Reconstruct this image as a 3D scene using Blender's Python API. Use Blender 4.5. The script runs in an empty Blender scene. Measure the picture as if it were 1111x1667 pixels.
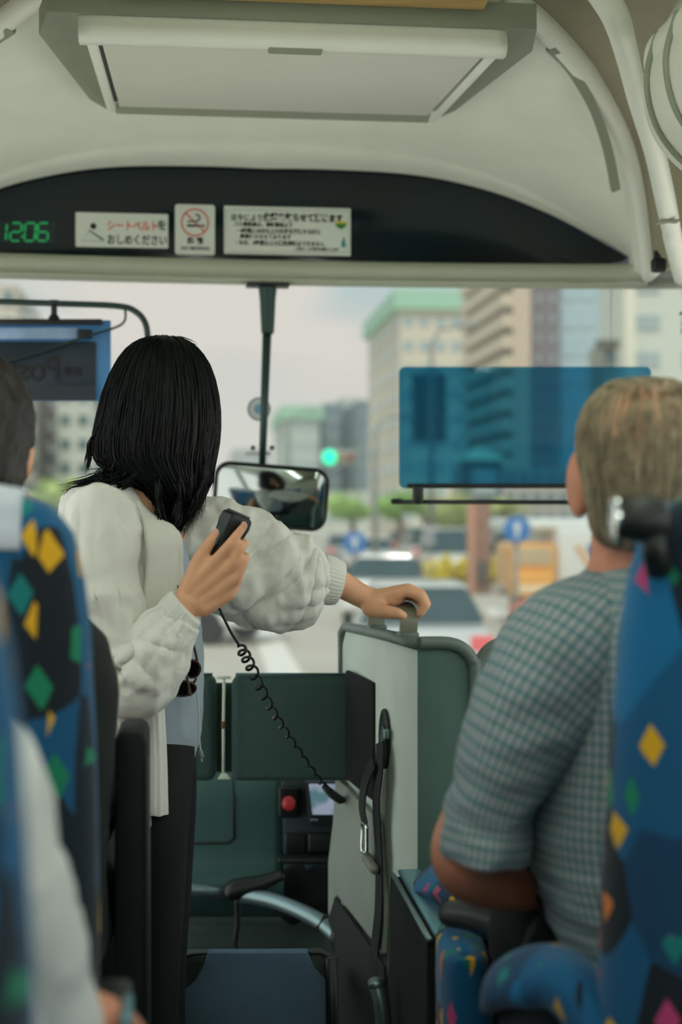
import bpy, bmesh, random
from math import *
from mathutils import Vector as V, Matrix, noise as mnoise
random.seed(7)
SC = bpy.context.scene
COL = SC.collection
F = 2315.0                     # focal length in pixels of the 1111 x 1667 frame (50 mm on a 24 mm wide sensor)
CAMZ = 1.30                    # eye height above the entrance floor
YAW = radians(6.0)             # the coach's long axis lies 6 degrees left of the view axis
CY, SY = cos(YAW), sin(YAW)

# ------------------------------------------------------------------ camera
cd = bpy.data.cameras.new('camera'); cam = bpy.data.objects.new('camera', cd); COL.objects.link(cam)
cam.location = (0, 0, CAMZ); cam.rotation_euler = (radians(90), 0, 0)
cd.sensor_fit = 'HORIZONTAL'; cd.sensor_width = 24.0; cd.lens = 50.0
cd.clip_start = 0.05; cd.clip_end = 2000
cd.dof.use_dof = True; cd.dof.focus_distance = 2.62; cd.dof.aperture_fstop = 2.5
SC.camera = cam
SC.view_settings.view_transform = 'Standard'; SC.view_settings.look = 'None'
SC.view_settings.gamma = 1.0; SC.view_settings.use_curve_mapping = False
SC.view_settings.exposure = 0.16

# ------------------------------------------------------------------ sky and sun
def lin(c):
    c = c/255.0
    return c/12.92 if c <= .04045 else ((c+.055)/1.055)**2.4
def rgb(r, g, b): return (lin(r), lin(g), lin(b), 1.0)
W = bpy.data.worlds.new('sky'); SC.world = W; W.use_nodes = True
nt = W.node_tree; nt.nodes.clear()
wo = nt.nodes.new('ShaderNodeOutputWorld'); bg = nt.nodes.new('ShaderNodeBackground')
tc = nt.nodes.new('ShaderNodeTexCoord'); sep = nt.nodes.new('ShaderNodeSeparateXYZ')
nt.links.new(tc.outputs['Generated'], sep.inputs[0])
rp = nt.nodes.new('ShaderNodeValToRGB'); nt.links.new(sep.outputs['Z'], rp.inputs[0])
e = rp.color_ramp.elements
e[0].position = 0.0; e[0].color = rgb(228, 222, 216); e[1].position = 0.55; e[1].color = rgb(186, 204, 212)
x = rp.color_ramp.elements.new(.115); x.color = rgb(222, 217, 213)
x = rp.color_ramp.elements.new(.15); x.color = rgb(196, 210, 212)
mp = nt.nodes.new('ShaderNodeMapping'); mp.inputs['Scale'].default_value = (3.2, 3.2, 9.0); mp.inputs['Location'].default_value = (.35, 0, .18)
nz = nt.nodes.new('ShaderNodeTexNoise'); nz.inputs['Scale'].default_value = 1.0; nz.inputs['Detail'].default_value = 5
nt.links.new(tc.outputs['Generated'], mp.inputs[0]); nt.links.new(mp.outputs[0], nz.inputs['Vector'])
r2 = nt.nodes.new('ShaderNodeValToRGB'); nt.links.new(nz.outputs['Fac'], r2.inputs[0])
r2.color_ramp.elements[0].position = .50; r2.color_ramp.elements[1].position = .62
mx = nt.nodes.new('ShaderNodeMix'); mx.data_type = 'RGBA'
nt.links.new(r2.outputs[0], mx.inputs[0]); nt.links.new(rp.outputs[0], mx.inputs[6]); mx.inputs[7].default_value = rgb(234, 224, 218)
nt.links.new(mx.outputs[2], bg.inputs[0]); nt.links.new(bg.outputs[0], wo.inputs[0])
bg.inputs[1].default_value = 2.3
sd = bpy.data.lights.new('sun', 'SUN'); sun = bpy.data.objects.new('sun', sd); COL.objects.link(sun)
sd.energy = 4.0; sd.angle = radians(6); sd.color = (1, .95, .88)
sun.rotation_euler = (radians(38), 0, radians(-8))     # high, from behind the coach: its roof keeps it out of the cabin

# ------------------------------------------------------------------ mapping helpers
def P(px, py, Y): return V(((px-555.5)*Y/F, Y, CAMZ+(833.5-py)*Y/F))
def B(xb, yb, z): return V((xb*CY-yb*SY, xb*SY+yb*CY, z))            # coach axes -> world
def onb(px, py, yb):                                                   # point of the cross plane yb seen at a pixel, in coach axes
    dx, dz = (px-555.5)/F, (833.5-py)/F
    bx, by = dx*CY+SY, -dx*SY+CY
    t = yb/by
    return (t*bx, CAMZ+t*dz)
BX, BYV, UP = V((CY, SY, 0)), V((-SY, CY, 0)), V((0, 0, 1))
CX = .20                                                               # centre line of the coach

# ------------------------------------------------------------------ materials
def newmat(name):
    m = bpy.data.materials.new(name); m.use_nodes = True
    return m, m.node_tree, m.node_tree.nodes['Principled BSDF']
MATS = {}
def mat(name, col, rough=.6, metal=0.0, var=.07, nscale=9.0, bump=0.0, bscale=160.0, emis=0.0, sheen=0.0, sss=0.0, stretch=None, coat=0.0, spec=None, thin=0.0):
    if name in MATS: return MATS[name]
    m, t, b = newmat(name)
    c = rgb(*col)
    co = t.nodes.new('ShaderNodeTexCoord')
    src = co.outputs['Object']
    if stretch:
        mpn = t.nodes.new('ShaderNodeMapping'); mpn.inputs['Scale'].default_value = stretch
        t.links.new(src, mpn.inputs[0]); src = mpn.outputs[0]
    n = t.nodes.new('ShaderNodeTexNoise'); n.inputs['Scale'].default_value = nscale; n.inputs['Detail'].default_value = 4
    t.links.new(src, n.inputs['Vector'])
    r = t.nodes.new('ShaderNodeValToRGB'); t.links.new(n.outputs['Fac'], r.inputs[0])
    r.color_ramp.elements[0].position = .3; r.color_ramp.elements[1].position = .7
    r.color_ramp.elements[0].color = tuple(max(0, v*(1-var)) for v in c[:3])+(1,)
    r.color_ramp.elements[1].color = tuple(min(1, v*(1+var)) for v in c[:3])+(1,)
    t.links.new(r.outputs[0], b.inputs['Base Color'])
    b.inputs['Roughness'].default_value = rough; b.inputs['Metallic'].default_value = metal
    b.inputs['Sheen Weight'].default_value = sheen
    b.inputs['Coat Weight'].default_value = coat
    if spec is not None: b.inputs['Specular IOR Level'].default_value = spec
    if thin:                                             # thin cloth: part of the light comes through
        tl = t.nodes.new('ShaderNodeBsdfTranslucent'); t.links.new(r.outputs[0], tl.inputs[0])
        ms = t.nodes.new('ShaderNodeMixShader'); ms.inputs[0].default_value = thin
        t.links.new(b.outputs[0], ms.inputs[1]); t.links.new(tl.outputs[0], ms.inputs[2]); t.links.new(ms.outputs[0], t.nodes['Material Output'].inputs[0])
    if sss:
        b.inputs['Subsurface Weight'].default_value = sss; b.inputs['Subsurface Radius'].default_value = (.012, .005, .003)
        b.inputs['Subsurface Scale'].default_value = .5
    if bump:
        n2 = t.nodes.new('ShaderNodeTexNoise'); n2.inputs['Scale'].default_value = bscale; n2.inputs['Detail'].default_value = 3
        t.links.new(src, n2.inputs['Vector'])
        bp = t.nodes.new('ShaderNodeBump'); bp.inputs['Strength'].default_value = bump; bp.inputs['Distance'].default_value = .004
        t.links.new(n2.outputs['Fac'], bp.inputs['Height']); t.links.new(bp.outputs[0], b.inputs['Normal'])
    if emis:
        t.links.new(r.outputs[0], b.inputs['Emission Color']); b.inputs['Emission Strength'].default_value = emis
    MATS[name] = m
    return m
def film(name, tint, gloss=.05, haze=None, hazecol=(1, 1, 1, 1)):
    """Thin clear sheet: light passes straight through, tinted, with a weak mirror reflection."""
    if name in MATS: return MATS[name]
    m = bpy.data.materials.new(name); m.use_nodes = True; t = m.node_tree; t.nodes.clear()
    o = t.nodes.new('ShaderNodeOutputMaterial'); tr = t.nodes.new('ShaderNodeBsdfTransparent'); gl = t.nodes.new('ShaderNodeBsdfGlossy')
    tr.inputs[0].default_value = tint; gl.inputs['Roughness'].default_value = .02
    mi = t.nodes.new('ShaderNodeMixShader'); mi.inputs[0].default_value = gloss
    t.links.new(tr.outputs[0], mi.inputs[1]); t.links.new(gl.outputs[0], mi.inputs[2])
    last = mi.outputs[0]
    if haze:
        df = t.nodes.new('ShaderNodeBsdfTranslucent'); df.inputs[0].default_value = hazecol
        m2 = t.nodes.new('ShaderNodeMixShader'); m2.inputs[0].default_value = haze
        t.links.new(last, m2.inputs[1]); t.links.new(df.outputs[0], m2.inputs[2]); last = m2.outputs[0]
    t.links.new(last, o.inputs[0]); MATS[name] = m
    return m
def seat_fabric():
    m, t, b = newmat('patterned_moquette')
    N, L = t.nodes.new, t.links.new
    co = N('ShaderNodeTexCoord')
    def vor(scale, rot, sc, metric, seed):
        mpn = N('ShaderNodeMapping'); mpn.inputs['Rotation'].default_value = rot; mpn.inputs['Scale'].default_value = sc; mpn.inputs['Location'].default_value = seed
        L(co.outputs['Object'], mpn.inputs[0])
        v = N('ShaderNodeTexVoronoi'); v.distance = metric; v.inputs['Scale'].default_value = scale
        L(mpn.outputs[0], v.inputs['Vector'])
        return v
    def ramp(cols):
        r = N('ShaderNodeValToRGB'); r.color_ramp.interpolation = 'CONSTANT'
        el = r.color_ramp.elements
        while len(el) > 1: el.remove(el[0])
        el[0].position = 0; el[0].color = cols[0][1]
        for p, c in cols[1:]:
            q = el.new(p); q.color = c
        return r
    def mix(f, a, bb):
        x = N('ShaderNodeMix'); x.data_type = 'RGBA'
        L(f, x.inputs[0]); L(a, x.inputs[6]); L(bb, x.inputs[7])
        return x.outputs[2]
    def gate(v, thr, lo):
        s = N('ShaderNodeSeparateColor'); L(v.outputs['Color'], s.inputs[0])
        a = N('ShaderNodeMath'); a.operation = 'LESS_THAN'; L(v.outputs['Distance'], a.inputs[0]); a.inputs[1].default_value = thr
        c = N('ShaderNodeMath'); c.operation = 'GREATER_THAN'; L(s.outputs[0], c.inputs[0]); c.inputs[1].default_value = lo
        d = N('ShaderNodeMath'); d.operation = 'MULTIPLY'; L(a.outputs[0], d.inputs[0]); L(c.outputs[0], d.inputs[1])
        return d.outputs[0], s.outputs[1]
    # broad blue and navy shards
    v1 = vor(7.5, (.5, .7, .3), (1.5, 1.5, .8), 'EUCLIDEAN', (.3, .1, .6))
    s1 = N('ShaderNodeSeparateColor'); L(v1.outputs['Color'], s1.inputs[0])
    base = ramp([(0, rgb(0, 84, 128)), (.32, rgb(2, 28, 44)), (.5, rgb(0, 106, 156)), (.72, rgb(2, 60, 96)), (.88, rgb(4, 20, 32))])
    L(s1.outputs[0], base.inputs[0])
    col = base.outputs[0]
    # small bright flecks of yellow, orange, pink and green
    for scale, rot, sc, seed, thr, lo in ((18, (.4, .8, .2), (1.5, 1.5, .9), (.7, .2, .1), .25, .42), (20, (-.5, -.6, .7), (2.0, 1.5, .7), (.1, .9, .4), .22, .48)):
        v = vor(scale, rot, sc, 'CHEBYCHEV', seed)
        g, h = gate(v, thr, lo)
        fl = ramp([(0, rgb(222, 170, 20)), (.26, rgb(214, 120, 40)), (.42, rgb(196, 62, 120)), (.58, rgb(10, 128, 92)), (.80, rgb(0, 120, 120))])
        L(h, fl.inputs[0])
        col = mix(g, col, fl.outputs[0])
    L(col, b.inputs['Base Color']); b.inputs['Roughness'].default_value = .9; b.inputs['Sheen Weight'].default_value = .15
    n2 = N('ShaderNodeTexNoise'); n2.inputs['Scale'].default_value = 500; L(co.outputs['Object'], n2.inputs['Vector'])
    bp = N('ShaderNodeBump'); bp.inputs['Strength'].default_value = .3; bp.inputs['Distance'].default_value = .002
    L(n2.outputs['Fac'], bp.inputs['Height']); L(bp.outputs[0], b.inputs['Normal'])
    return m
def check_fabric():
    """Checked cotton that follows the garment's own UV map (metres around, metres along)."""
    m, t, b = newmat('checked_cotton')
    N, L = t.nodes.new, t.links.new
    uv = N('ShaderNodeUVMap'); sp = N('ShaderNodeSeparateXYZ'); L(uv.outputs[0], sp.inputs[0])
    def stripe(out, pitch, duty, ph=0.0):
        a = N('ShaderNodeMath'); a.operation = 'MULTIPLY_ADD'; L(out, a.inputs[0]); a.inputs[1].default_value = 1/pitch; a.inputs[2].default_value = ph
        f = N('ShaderNodeMath'); f.operation = 'FRACT'; L(a.outputs[0], f.inputs[0])
        g = N('ShaderNodeMath'); g.operation = 'LESS_THAN'; L(f.outputs[0], g.inputs[0]); g.inputs[1].default_value = duty
        return g.outputs[0]
    def mix(f, a, c, amt=1.0):
        x = N('ShaderNodeMix'); x.data_type = 'RGBA'
        k = N('ShaderNodeMath'); k.operation = 'MULTIPLY'; L(f, k.inputs[0]); k.inputs[1].default_value = amt
        L(k.outputs[0], x.inputs[0]); L(a, x.inputs[6]); x.inputs[7].default_value = c
        return x.outputs[2]
    base = N('ShaderNodeRGB'); base.outputs[0].default_value = rgb(180, 194, 196)
    c = base.outputs[0]
    c = mix(stripe(sp.outputs[0], .0125, .5), c, rgb(20, 92, 98), .66)
    c = mix(stripe(sp.outputs[1], .0125, .46), c, rgb(20, 92, 98), .54)
    c = mix(stripe(sp.outputs[0], .0125, .14, .32), c, rgb(120, 62, 74), .55)
    c = mix(stripe(sp.outputs[1], .0125, .14, .32), c, rgb(120, 62, 74), .5)
    L(c, b.inputs['Base Color']); b.inputs['Roughness'].default_value = .9
    return m

# ------------------------------------------------------------------ mesh helpers (all in world coordinates)
def M(vs, fs, smooth=False, uv=None):
    me = bpy.data.meshes.new('mesh'); me.from_pydata([tuple(v) for v in vs], [], fs); me.update()
    if smooth: me.polygons.foreach_set('use_smooth', [True]*len(me.polygons))
    if uv:
        l = me.uv_layers.new(name='UVMap')
        k = 0
        for p in uv:
            for q in p:
                l.data[k].uv = q; k += 1
    return me
def join(*ms):
    bm = bmesh.new()
    for m in ms: bm.from_mesh(m)
    me = bpy.data.meshes.new('mesh'); bm.to_mesh(me); bm.free()
    return me
def from_bm(bm, smooth=False):
    bmesh.ops.recalc_face_normals(bm, faces=bm.faces)
    me = bpy.data.meshes.new('mesh'); bm.to_mesh(me); bm.free()
    if smooth: me.polygons.foreach_set('use_smooth', [True]*len(me.polygons))
    return me
def rbox(c, size, bev=.01, ax=None, seg=3, smooth=True):
    """Box with rounded edges, centre c, full size along axes ax."""
    bm = bmesh.new(); bmesh.ops.create_cube(bm, size=1.0)
    for v in bm.verts: v.co = V((v.co.x*size[0], v.co.y*size[1], v.co.z*size[2]))
    if bev: bmesh.ops.bevel(bm, geom=bm.edges[:], offset=min(bev, .49*min(size)), segments=seg, affect='EDGES', profile=.5)
    a = ax or (BX, BYV, UP)
    for v in bm.verts: v.co = V(c)+a[0]*v.co.x+a[1]*v.co.y+a[2]*v.co.z
    me = from_bm(bm)
    if bev and smooth: shade_auto(me)
    return me
def shade_auto(me, ang=35):
    me.polygons.foreach_set('use_smooth', [True]*len(me.polygons))
    bm = bmesh.new(); bm.from_mesh(me)
    for ed in bm.edges:
        if len(ed.link_faces) == 2 and ed.calc_face_angle(0) > radians(ang): ed.smooth = False
    bm.to_mesh(me); bm.free()
    return me
def plate(pts, nrm, thick, bev=.004, seg=2):
    """Planar outline pts pushed along nrm by thick, edges rounded."""
    nrm = V(nrm).normalized(); n = len(pts)
    bm = bmesh.new()
    a = [bm.verts.new(V(p)) for p in pts]; b2 = [bm.verts.new(V(p)+nrm*thick) for p in pts]
    bm.faces.new(a); bm.faces.new(b2[::-1])
    for i in range(n): bm.faces.new((a[i], b2[i], b2[(i+1) % n], a[(i+1) % n]))
    bmesh.ops.recalc_face_normals(bm, faces=bm.faces)
    if bev:
        es = [ed for ed in bm.edges if len(ed.link_faces) == 2 and any(len(f.verts) == n and n > 4 for f in ed.link_faces)] if n > 4 else bm.edges[:]
        bmesh.ops.bevel(bm, geom=es, offset=min(bev, thick*.45), segments=seg, affect='EDGES', profile=.5)
    return shade_auto(from_bm(bm))
def rrect(w, h, r, n=6):
    out = []
    for cx, cy, a0 in ((w/2-r, h/2-r, 0), (-w/2+r, h/2-r, 90), (-w/2+r, -h/2+r, 180), (w/2-r, -h/2+r, 270)):
        for i in range(n+1):
            a = radians(a0+90*i/n); out.append((cx+r*cos(a), cy+r*sin(a)))
    return out
def catmull(pts, n):
    """n samples along a Catmull-Rom curve through tuples of numbers."""
    pts = [tuple(p) for p in pts]; k = len(pts)
    if k == 2: return [tuple(a+(b-a)*i/(n-1) for a, b in zip(*pts)) for i in range(n)]
    out = []
    for i in range(n):
        t = i/(n-1)*(k-1); j = min(int(t), k-2); u = t-j
        p0, p1, p2, p3 = pts[max(j-1, 0)], pts[j], pts[j+1], pts[min(j+2, k-1)]
        out.append(tuple(.5*((2*b)+(c-a)*u+(2*a-5*b+4*c-d)*u*u+(3*b-a-3*c+d)*u**3) for a, b, c, d in zip(p0, p1, p2, p3)))
    return out
def rings(rows, closed_ends=True, smooth=True, uvs=None):
    n = len(rows[0]); vs = [p for r in rows for p in r]; fs = []; uv = [] if uvs else None
    for i in range(len(rows)-1):
        for j in range(n):
            a, b2, c, d = i*n+j, i*n+(j+1) % n, (i+1)*n+(j+1) % n, (i+1)*n+j
            fs.append((a, b2, c, d))
            if uvs:
                u0, u1 = uvs[0](i, j), uvs[0](i, j+1)
                w0, w1 = uvs[0](i+1, j), uvs[0](i+1, j+1)
                uv.append((u0, u1, w1, w0))
    if closed_ends:
        for r, flip in ((0, True), (len(rows)-1, False)):
            c = sum((V(p) for p in rows[r]), V())/n; vs.append(c); ci = len(vs)-1
            for j in range(n):
                f = (r*n+j, r*n+(j+1) % n, ci); fs.append(f[::-1] if flip else f)
                if uvs: uv.append(((0, 0),)*3)
    me = M(vs, fs, smooth, uv)
    bm = bmesh.new(); bm.from_mesh(me); bmesh.ops.recalc_face_normals(bm, faces=bm.faces); bm.to_mesh(me); bm.free()
    return me
def sil(rows, Y, n=40, m=48, fold=None, uvm=False, caps=True, squash=2.0):
    """Upright body from silhouette rows (py, left px, right px, dY, half depth) seen around depth Y."""
    S = catmull(rows, m); out = []
    for i, (py, l, r, dy, hd) in enumerate(S):
        Yc = Y+dy; a, b2 = P(l, py, Yc), P(r, py, Yc); c = (a+b2)/2; ru = abs(b2.x-a.x)/2
        ring = []
        for j in range(n):
            th = 2*pi*j/n; cu, su = cos(th), sin(th)
            p = 2/squash
            q = V((copysign(abs(cu)**p, cu)*ru, copysign(abs(su)**p, su)*hd, 0))
            if fold: q = q*(1+fold(th, i/(m-1)))
            ring.append(c+q)
        out.append(ring)
    uv = None
    if uvm:
        uv = [lambda i, j: (j/n*1.05, S[min(i, m-1)][0]*Y/F)]
    return rings(out, caps, True, uv)
def limb(pts, n=20, m=30, fold=None, uvm=False, caps=True, vdir=None):
    """Tube along (x, y, z, r_across, r_depth) stations; depth axis is world Y unless vdir is given."""
    S = catmull(pts, m); out = []; L = [0]
    for i in range(1, m): L.append(L[-1]+(V(S[i][:3])-V(S[i-1][:3])).length)
    for i in range(m):
        c = V(S[i][:3]); d = (V(S[min(i+1, m-1)][:3])-V(S[max(i-1, 0)][:3])).normalized()
        vd = V(vdir) if vdir else V((0, 1, 0))
        if abs(d.dot(vd)) > .93: vd = V((0, 0, 1))
        u = d.cross(vd).normalized(); v = u.cross(d).normalized()
        ring = []
        for j in range(n):
            th = 2*pi*j/n
            k = 1+(fold(th, i/(m-1)) if fold else 0)
            ring.append(c+u*cos(th)*S[i][3]*k+v*sin(th)*S[i][4]*k)
        out.append(ring)
    uv = [lambda i, j: (j/n*2*pi*.09, L[min(i, m-1)])] if uvm else None
    return rings(out, caps, True, uv)
def tube(pts, r, n=10, closed=False, smooth=True):
    """Round tube through points; r a number or one per point."""
    pts = [V(p) for p in pts]; k = len(pts)
    rs = [r]*k if isinstance(r, (int, float)) else list(r)
    out = []; prev = None
    for i in range(k):
        d = (pts[min(i+1, k-1)]-pts[max(i-1, 0)]).normalized()
        if prev is None:
            a = V((0, 0, 1)) if abs(d.z) < .9 else V((1, 0, 0)); u = d.cross(a).normalized()
        else:
            u = (prev-d*prev.dot(d)).normalized()
        prev = u; v = d.cross(u)
        out.append([pts[i]+(u*cos(2*pi*j/n)+v*sin(2*pi*j/n))*rs[i] for j in range(n)])
    return rings(out, True, smooth)
def ctube(pts, r, m=24, n=10):
    return tube([V(p) for p in catmull([tuple(q) for q in pts], m)], r, n)
def ribbon(pts, wvec, w, th, m=None):
    """Flat band along pts: width w along wvec (one vector or one per point), thickness th."""
    pts = [V(p) for p in (catmull([tuple(q) for q in pts], m) if m else pts)]; k = len(pts); out = []
    for i in range(k):
        d = (pts[min(i+1, k-1)]-pts[max(i-1, 0)]).normalized()
        wv = V(wvec[i] if isinstance(wvec, list) else wvec); wv = (wv-d*wv.dot(d)).normalized(); nn = d.cross(wv)
        out.append([pts[i]+wv*(w/2*a)+nn*(th/2*b2) for a, b2 in ((-1, -1), (1, -1), (1, 1), (-1, 1))])
    return shade_auto(rings(out, True, False))
def ellip(c, r, ax=None, nu=20, nv=14):
    a = ax or (V((1, 0, 0)), V((0, 1, 0)), UP); rows = []
    for i in range(nv+1):
        ph = pi*i/nv; ph = min(max(ph, .02), pi-.02)
        rows.append([V(c)+a[0]*r[0]*sin(ph)*cos(2*pi*j/nu)+a[1]*r[1]*sin(ph)*sin(2*pi*j/nu)+a[2]*r[2]*cos(ph) for j in range(nu)])
    return rings(rows)
def lathe(c, axis, prof, n=24, smooth=True):
    axis = V(axis).normalized(); a = V((0, 0, 1)) if abs(axis.z) < .9 else V((1, 0, 0))
    u = axis.cross(a).normalized(); v = axis.cross(u)
    me = rings([[V(c)+axis*h+(u*cos(2*pi*j/n)+v*sin(2*pi*j/n))*max(r, 1e-4) for j in range(n)] for r, h in prof], True, smooth)
    return shade_auto(me)
def strip(rows, smooth=True):
    """Open surface through rows of points."""
    n = len(rows[0]); fs = []
    for i in range(len(rows)-1):
        for j in range(n-1): fs.append((i*n+j, i*n+j+1, (i+1)*n+j+1, (i+1)*n+j))
    return M([p for r in rows for p in r], fs, smooth)
def capsule(a, b2, ra, rb=None, n=14):
    rb = ra if rb is None else rb; a, b2 = V(a), V(b2); d = (b2-a); L = d.length
    pr = [(ra*sin(radians(t)), -ra*cos(radians(t))) for t in (8, 30, 60, 90)]+[(rb*sin(radians(t)), L-rb*cos(radians(t))) for t in (90, 120, 150, 172)]
    return lathe(a, d, pr, n)
def finger(pts, rs):
    return join(*[capsule(pts[i], pts[i+1], rs[i], rs[i+1]) for i in range(len(pts)-1)])
DG = None
def evaluated(me, mods):
    o = bpy.data.objects.new('tmp', me); COL.objects.link(o)
    for kind, kw in mods:
        md = o.modifiers.new(kind, kind)
        for k, v in kw.items(): setattr(md, k, v)
    dg = bpy.context.evaluated_depsgraph_get(); dg.update()
    r = bpy.data.meshes.new_from_object(o.evaluated_get(dg), depsgraph=dg)
    bpy.data.objects.remove(o)
    return r
def fuse(parts, voxel=.004, it=3):
    """One continuous skin around overlapping closed shapes."""
    me = evaluated(join(*parts), [('REMESH', dict(mode='VOXEL', voxel_size=voxel)), ('SMOOTH', dict(factor=.5, iterations=it))])
    me.polygons.foreach_set('use_smooth', [True]*len(me.polygons))
    return me
def crumple(me, amp, freq, seed=0.0, ridged=True, mask=None):
    """Push vertices along normals with stretched noise: cloth folds."""
    fx = V(freq); ns = [v.normal.copy() for v in me.vertices]
    for v, nn in zip(me.vertices, ns):
        q = V((v.co.x*fx.x+seed, v.co.y*fx.y+seed*1.7, v.co.z*fx.z+seed*.6))
        a = mnoise.noise(q)+.4*mnoise.noise(q*2.3)
        h = (1-abs(a)*2.2) if ridged else a
        v.co += nn*amp*h*(mask(v.co) if mask else 1)
    me.update()
    return me
def place(me, o, ax):
    """Move a mesh drawn in local (x, y, z) to origin o and axes ax."""
    me.transform(Matrix(((ax[0].x, ax[1].x, ax[2].x, o.x), (ax[0].y, ax[1].y, ax[2].y, o.y), (ax[0].z, ax[1].z, ax[2].z, o.z), (0, 0, 0, 1))))
    return me
def text(s, size, o, right, up, align='LEFT', extrude=.0004, squeeze=1.0, bold=0.0):
    c = bpy.data.curves.new('lettering', 'FONT'); c.body = s; c.size = size; c.align_x = align; c.extrude = extrude; c.resolution_u = 3; c.offset = bold
    ob = bpy.data.objects.new('lettering', c); COL.objects.link(ob)
    dg = bpy.context.evaluated_depsgraph_get(); dg.update()
    me = bpy.data.meshes.new_from_object(ob.evaluated_get(dg), depsgraph=dg)
    bpy.data.objects.remove(ob)
    r, u = V(right).normalized(), V(up).normalized()
    return place(me, V(o), (r*squeeze, u, r.cross(u)))

# ------------------------------------------------------------------ scene graph helpers
def tag(o, label=None, cat=None, group=None, kind=None):
    if label: o['label'] = label
    if cat: o['category'] = cat
    if group: o['group'] = group
    if kind: o['kind'] = kind
    return o
def thing(name, label, cat, loc, group=None):
    o = bpy.data.objects.new(name, None); COL.objects.link(o); o.location = loc; o.empty_display_size = .05
    return tag(o, label, cat, group)
def part(name, me, m, parent, label=None, kind=None):
    r = parent
    while r.parent: r = r.parent
    off = r.location if r.type == 'EMPTY' or r.get('_') is None else r.location
    me.transform(Matrix.Translation(-V(off)))
    me.name = name; o = bpy.data.objects.new(name, me); COL.objects.link(o); o.parent = parent
    if m: me.materials.clear(); me.materials.append(m)
    return tag(o, label, None, None, kind)
def solo(name, me, m, label=None, cat=None, group=None, kind=None):
    xs = [v.co for v in me.vertices]
    lo = V((min(v.x for v in xs), min(v.y for v in xs), min(v.z for v in xs))); hi = V((max(v.x for v in xs), max(v.y for v in xs), max(v.z for v in xs)))
    c = V(((lo.x+hi.x)/2, (lo.y+hi.y)/2, lo.z)); me.transform(Matrix.Translation(-c))
    me.name = name; o = bpy.data.objects.new(name, me); COL.objects.link(o); o.location = c
    if m: me.materials.clear(); me.materials.append(m)
    return tag(o, label, cat, group, kind)
def struct(name, me, m, label=None): return solo(name, me, m, label, None, None, 'structure')
def copy_tree(o, parent=None):
    c = o.copy(); COL.objects.link(c); c.parent = parent
    for ch in list(o.children): copy_tree(ch, c)
    return c
# ------------------------------------------------------------------ palette
m_white = mat('ivory_moulded_plastic', (236, 242, 226), .55, var=.03, bump=.08, bscale=300)
m_white2 = mat('pale_grey_plastic', (236, 241, 228), .42, var=.02)
m_olive = mat('taupe_roof_lining', (150, 146, 122), .8, var=.05, bump=.1, bscale=250)
m_dim = mat('grey_green_shade_and_seam', (142, 150, 130), .7, var=.03)  # recess and groove shade as a colour, also used for seams and lips
m_black = mat('black_plastic', (14, 22, 22), .45, var=.1)
m_blackm = mat('black_soft', (12, 20, 20), .8, var=.15, bump=.1)
m_glassblk = mat('smoked_black_acrylic', (6, 24, 32), .12, var=.3, nscale=4)
m_dark = mat('charcoal_panel', (56, 82, 78), .75, var=.06, bump=.25, bscale=260)
m_part = mat('grey_vinyl_lit_side', (198, 210, 199), .62, var=.05, bump=.25, bscale=420)  # side face: windscreen light put into the paler colour
m_part2 = mat('grey_speckled_shaded_vinyl', (84, 112, 104), .75, var=.10, bump=.4, bscale=420)  # camera-facing panels: shade put into the darker colour
m_pad = mat('grey_rubber_edging', (104, 118, 110), .45, var=.05)
m_steel = mat('brushed_steel', (132, 152, 154), .4, .8, var=.05)
m_chrome = mat('chrome', (220, 226, 226), .08, 1.0, var=.01)
m_grey = mat('dash_grey_plastic', (56, 90, 86), .5, var=.06, bump=.12, bscale=300)
m_wall = mat('beige_wall_lining', (168, 172, 156), .7, var=.04)
m_floor = mat('dark_vinyl_floor', (40, 48, 50), .6, var=.12)
m_glass = film('clear_window_glass', (.96, .985, .97, 1), .03)
m_screen = film('green_tinted_windscreen', (.325, .345, .335, 1), .03, .04, (.8, .85, .83, 1))
m_seat = seat_fabric()
m_check = check_fabric()

XL, XR, YR, YF = CX-1.2, CX+1.2, -4.2, 3.98
def bbox(x0, x1, y0, y1, z0, z1, bev=0.0): return rbox(B((x0+x1)/2, (y0+y1)/2, (z0+z1)/2), (x1-x0, y1-y0, z1-z0), bev)
struct('floor', bbox(XL-.05, XR+.05, YR-.05, 4.25, -.06, 0), m_floor, 'dark vinyl floor of the coach')
struct('wall_rear', bbox(XL-.05, XR+.05, YR-.06, YR, 0, 2.5), m_wall, 'plain beige rear wall of the coach')
# side walls with window openings, built as one frame each
def side_wall(name, x, sgn, y1, label, ylow=None):
    xo = x+sgn*.06
    a, b2 = min(x, xo), max(x, xo)
    k = 5; st = (y1-YR)/k
    bits = [bbox(a, b2, YR, y1-st, 0, .92), bbox(a, b2, y1-st, y1, 0, ylow or .92), bbox(a, b2, YR, y1, 1.92, 2.5)]
    for i in range(k+1):
        yc = YR+i*st; w = .045
        bits.append(bbox(a, b2, max(YR, yc-w), min(y1, yc+w), (ylow or .9) if i > k-2 else .9, 1.94))
    o = struct(name, join(*bits), m_wall, label)
    for i in range(k):
        g = struct('window_%d' % (i+1+(0 if sgn < 0 else k)), bbox((x+xo)/2-.003, (x+xo)/2+.003, YR+i*st+.045, YR+(i+1)*st-.045, (ylow or .92) if i == k-1 else .92, 1.92), m_glass, 'clear side window pane of the coach')
side_wall('wall_left', XL, -1, 3.9, 'left side wall of the coach with window openings and a glazed door', .12)
side_wall('wall_right', XR, 1, 3.45, 'right side wall of the coach with window openings', .6)
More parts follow.
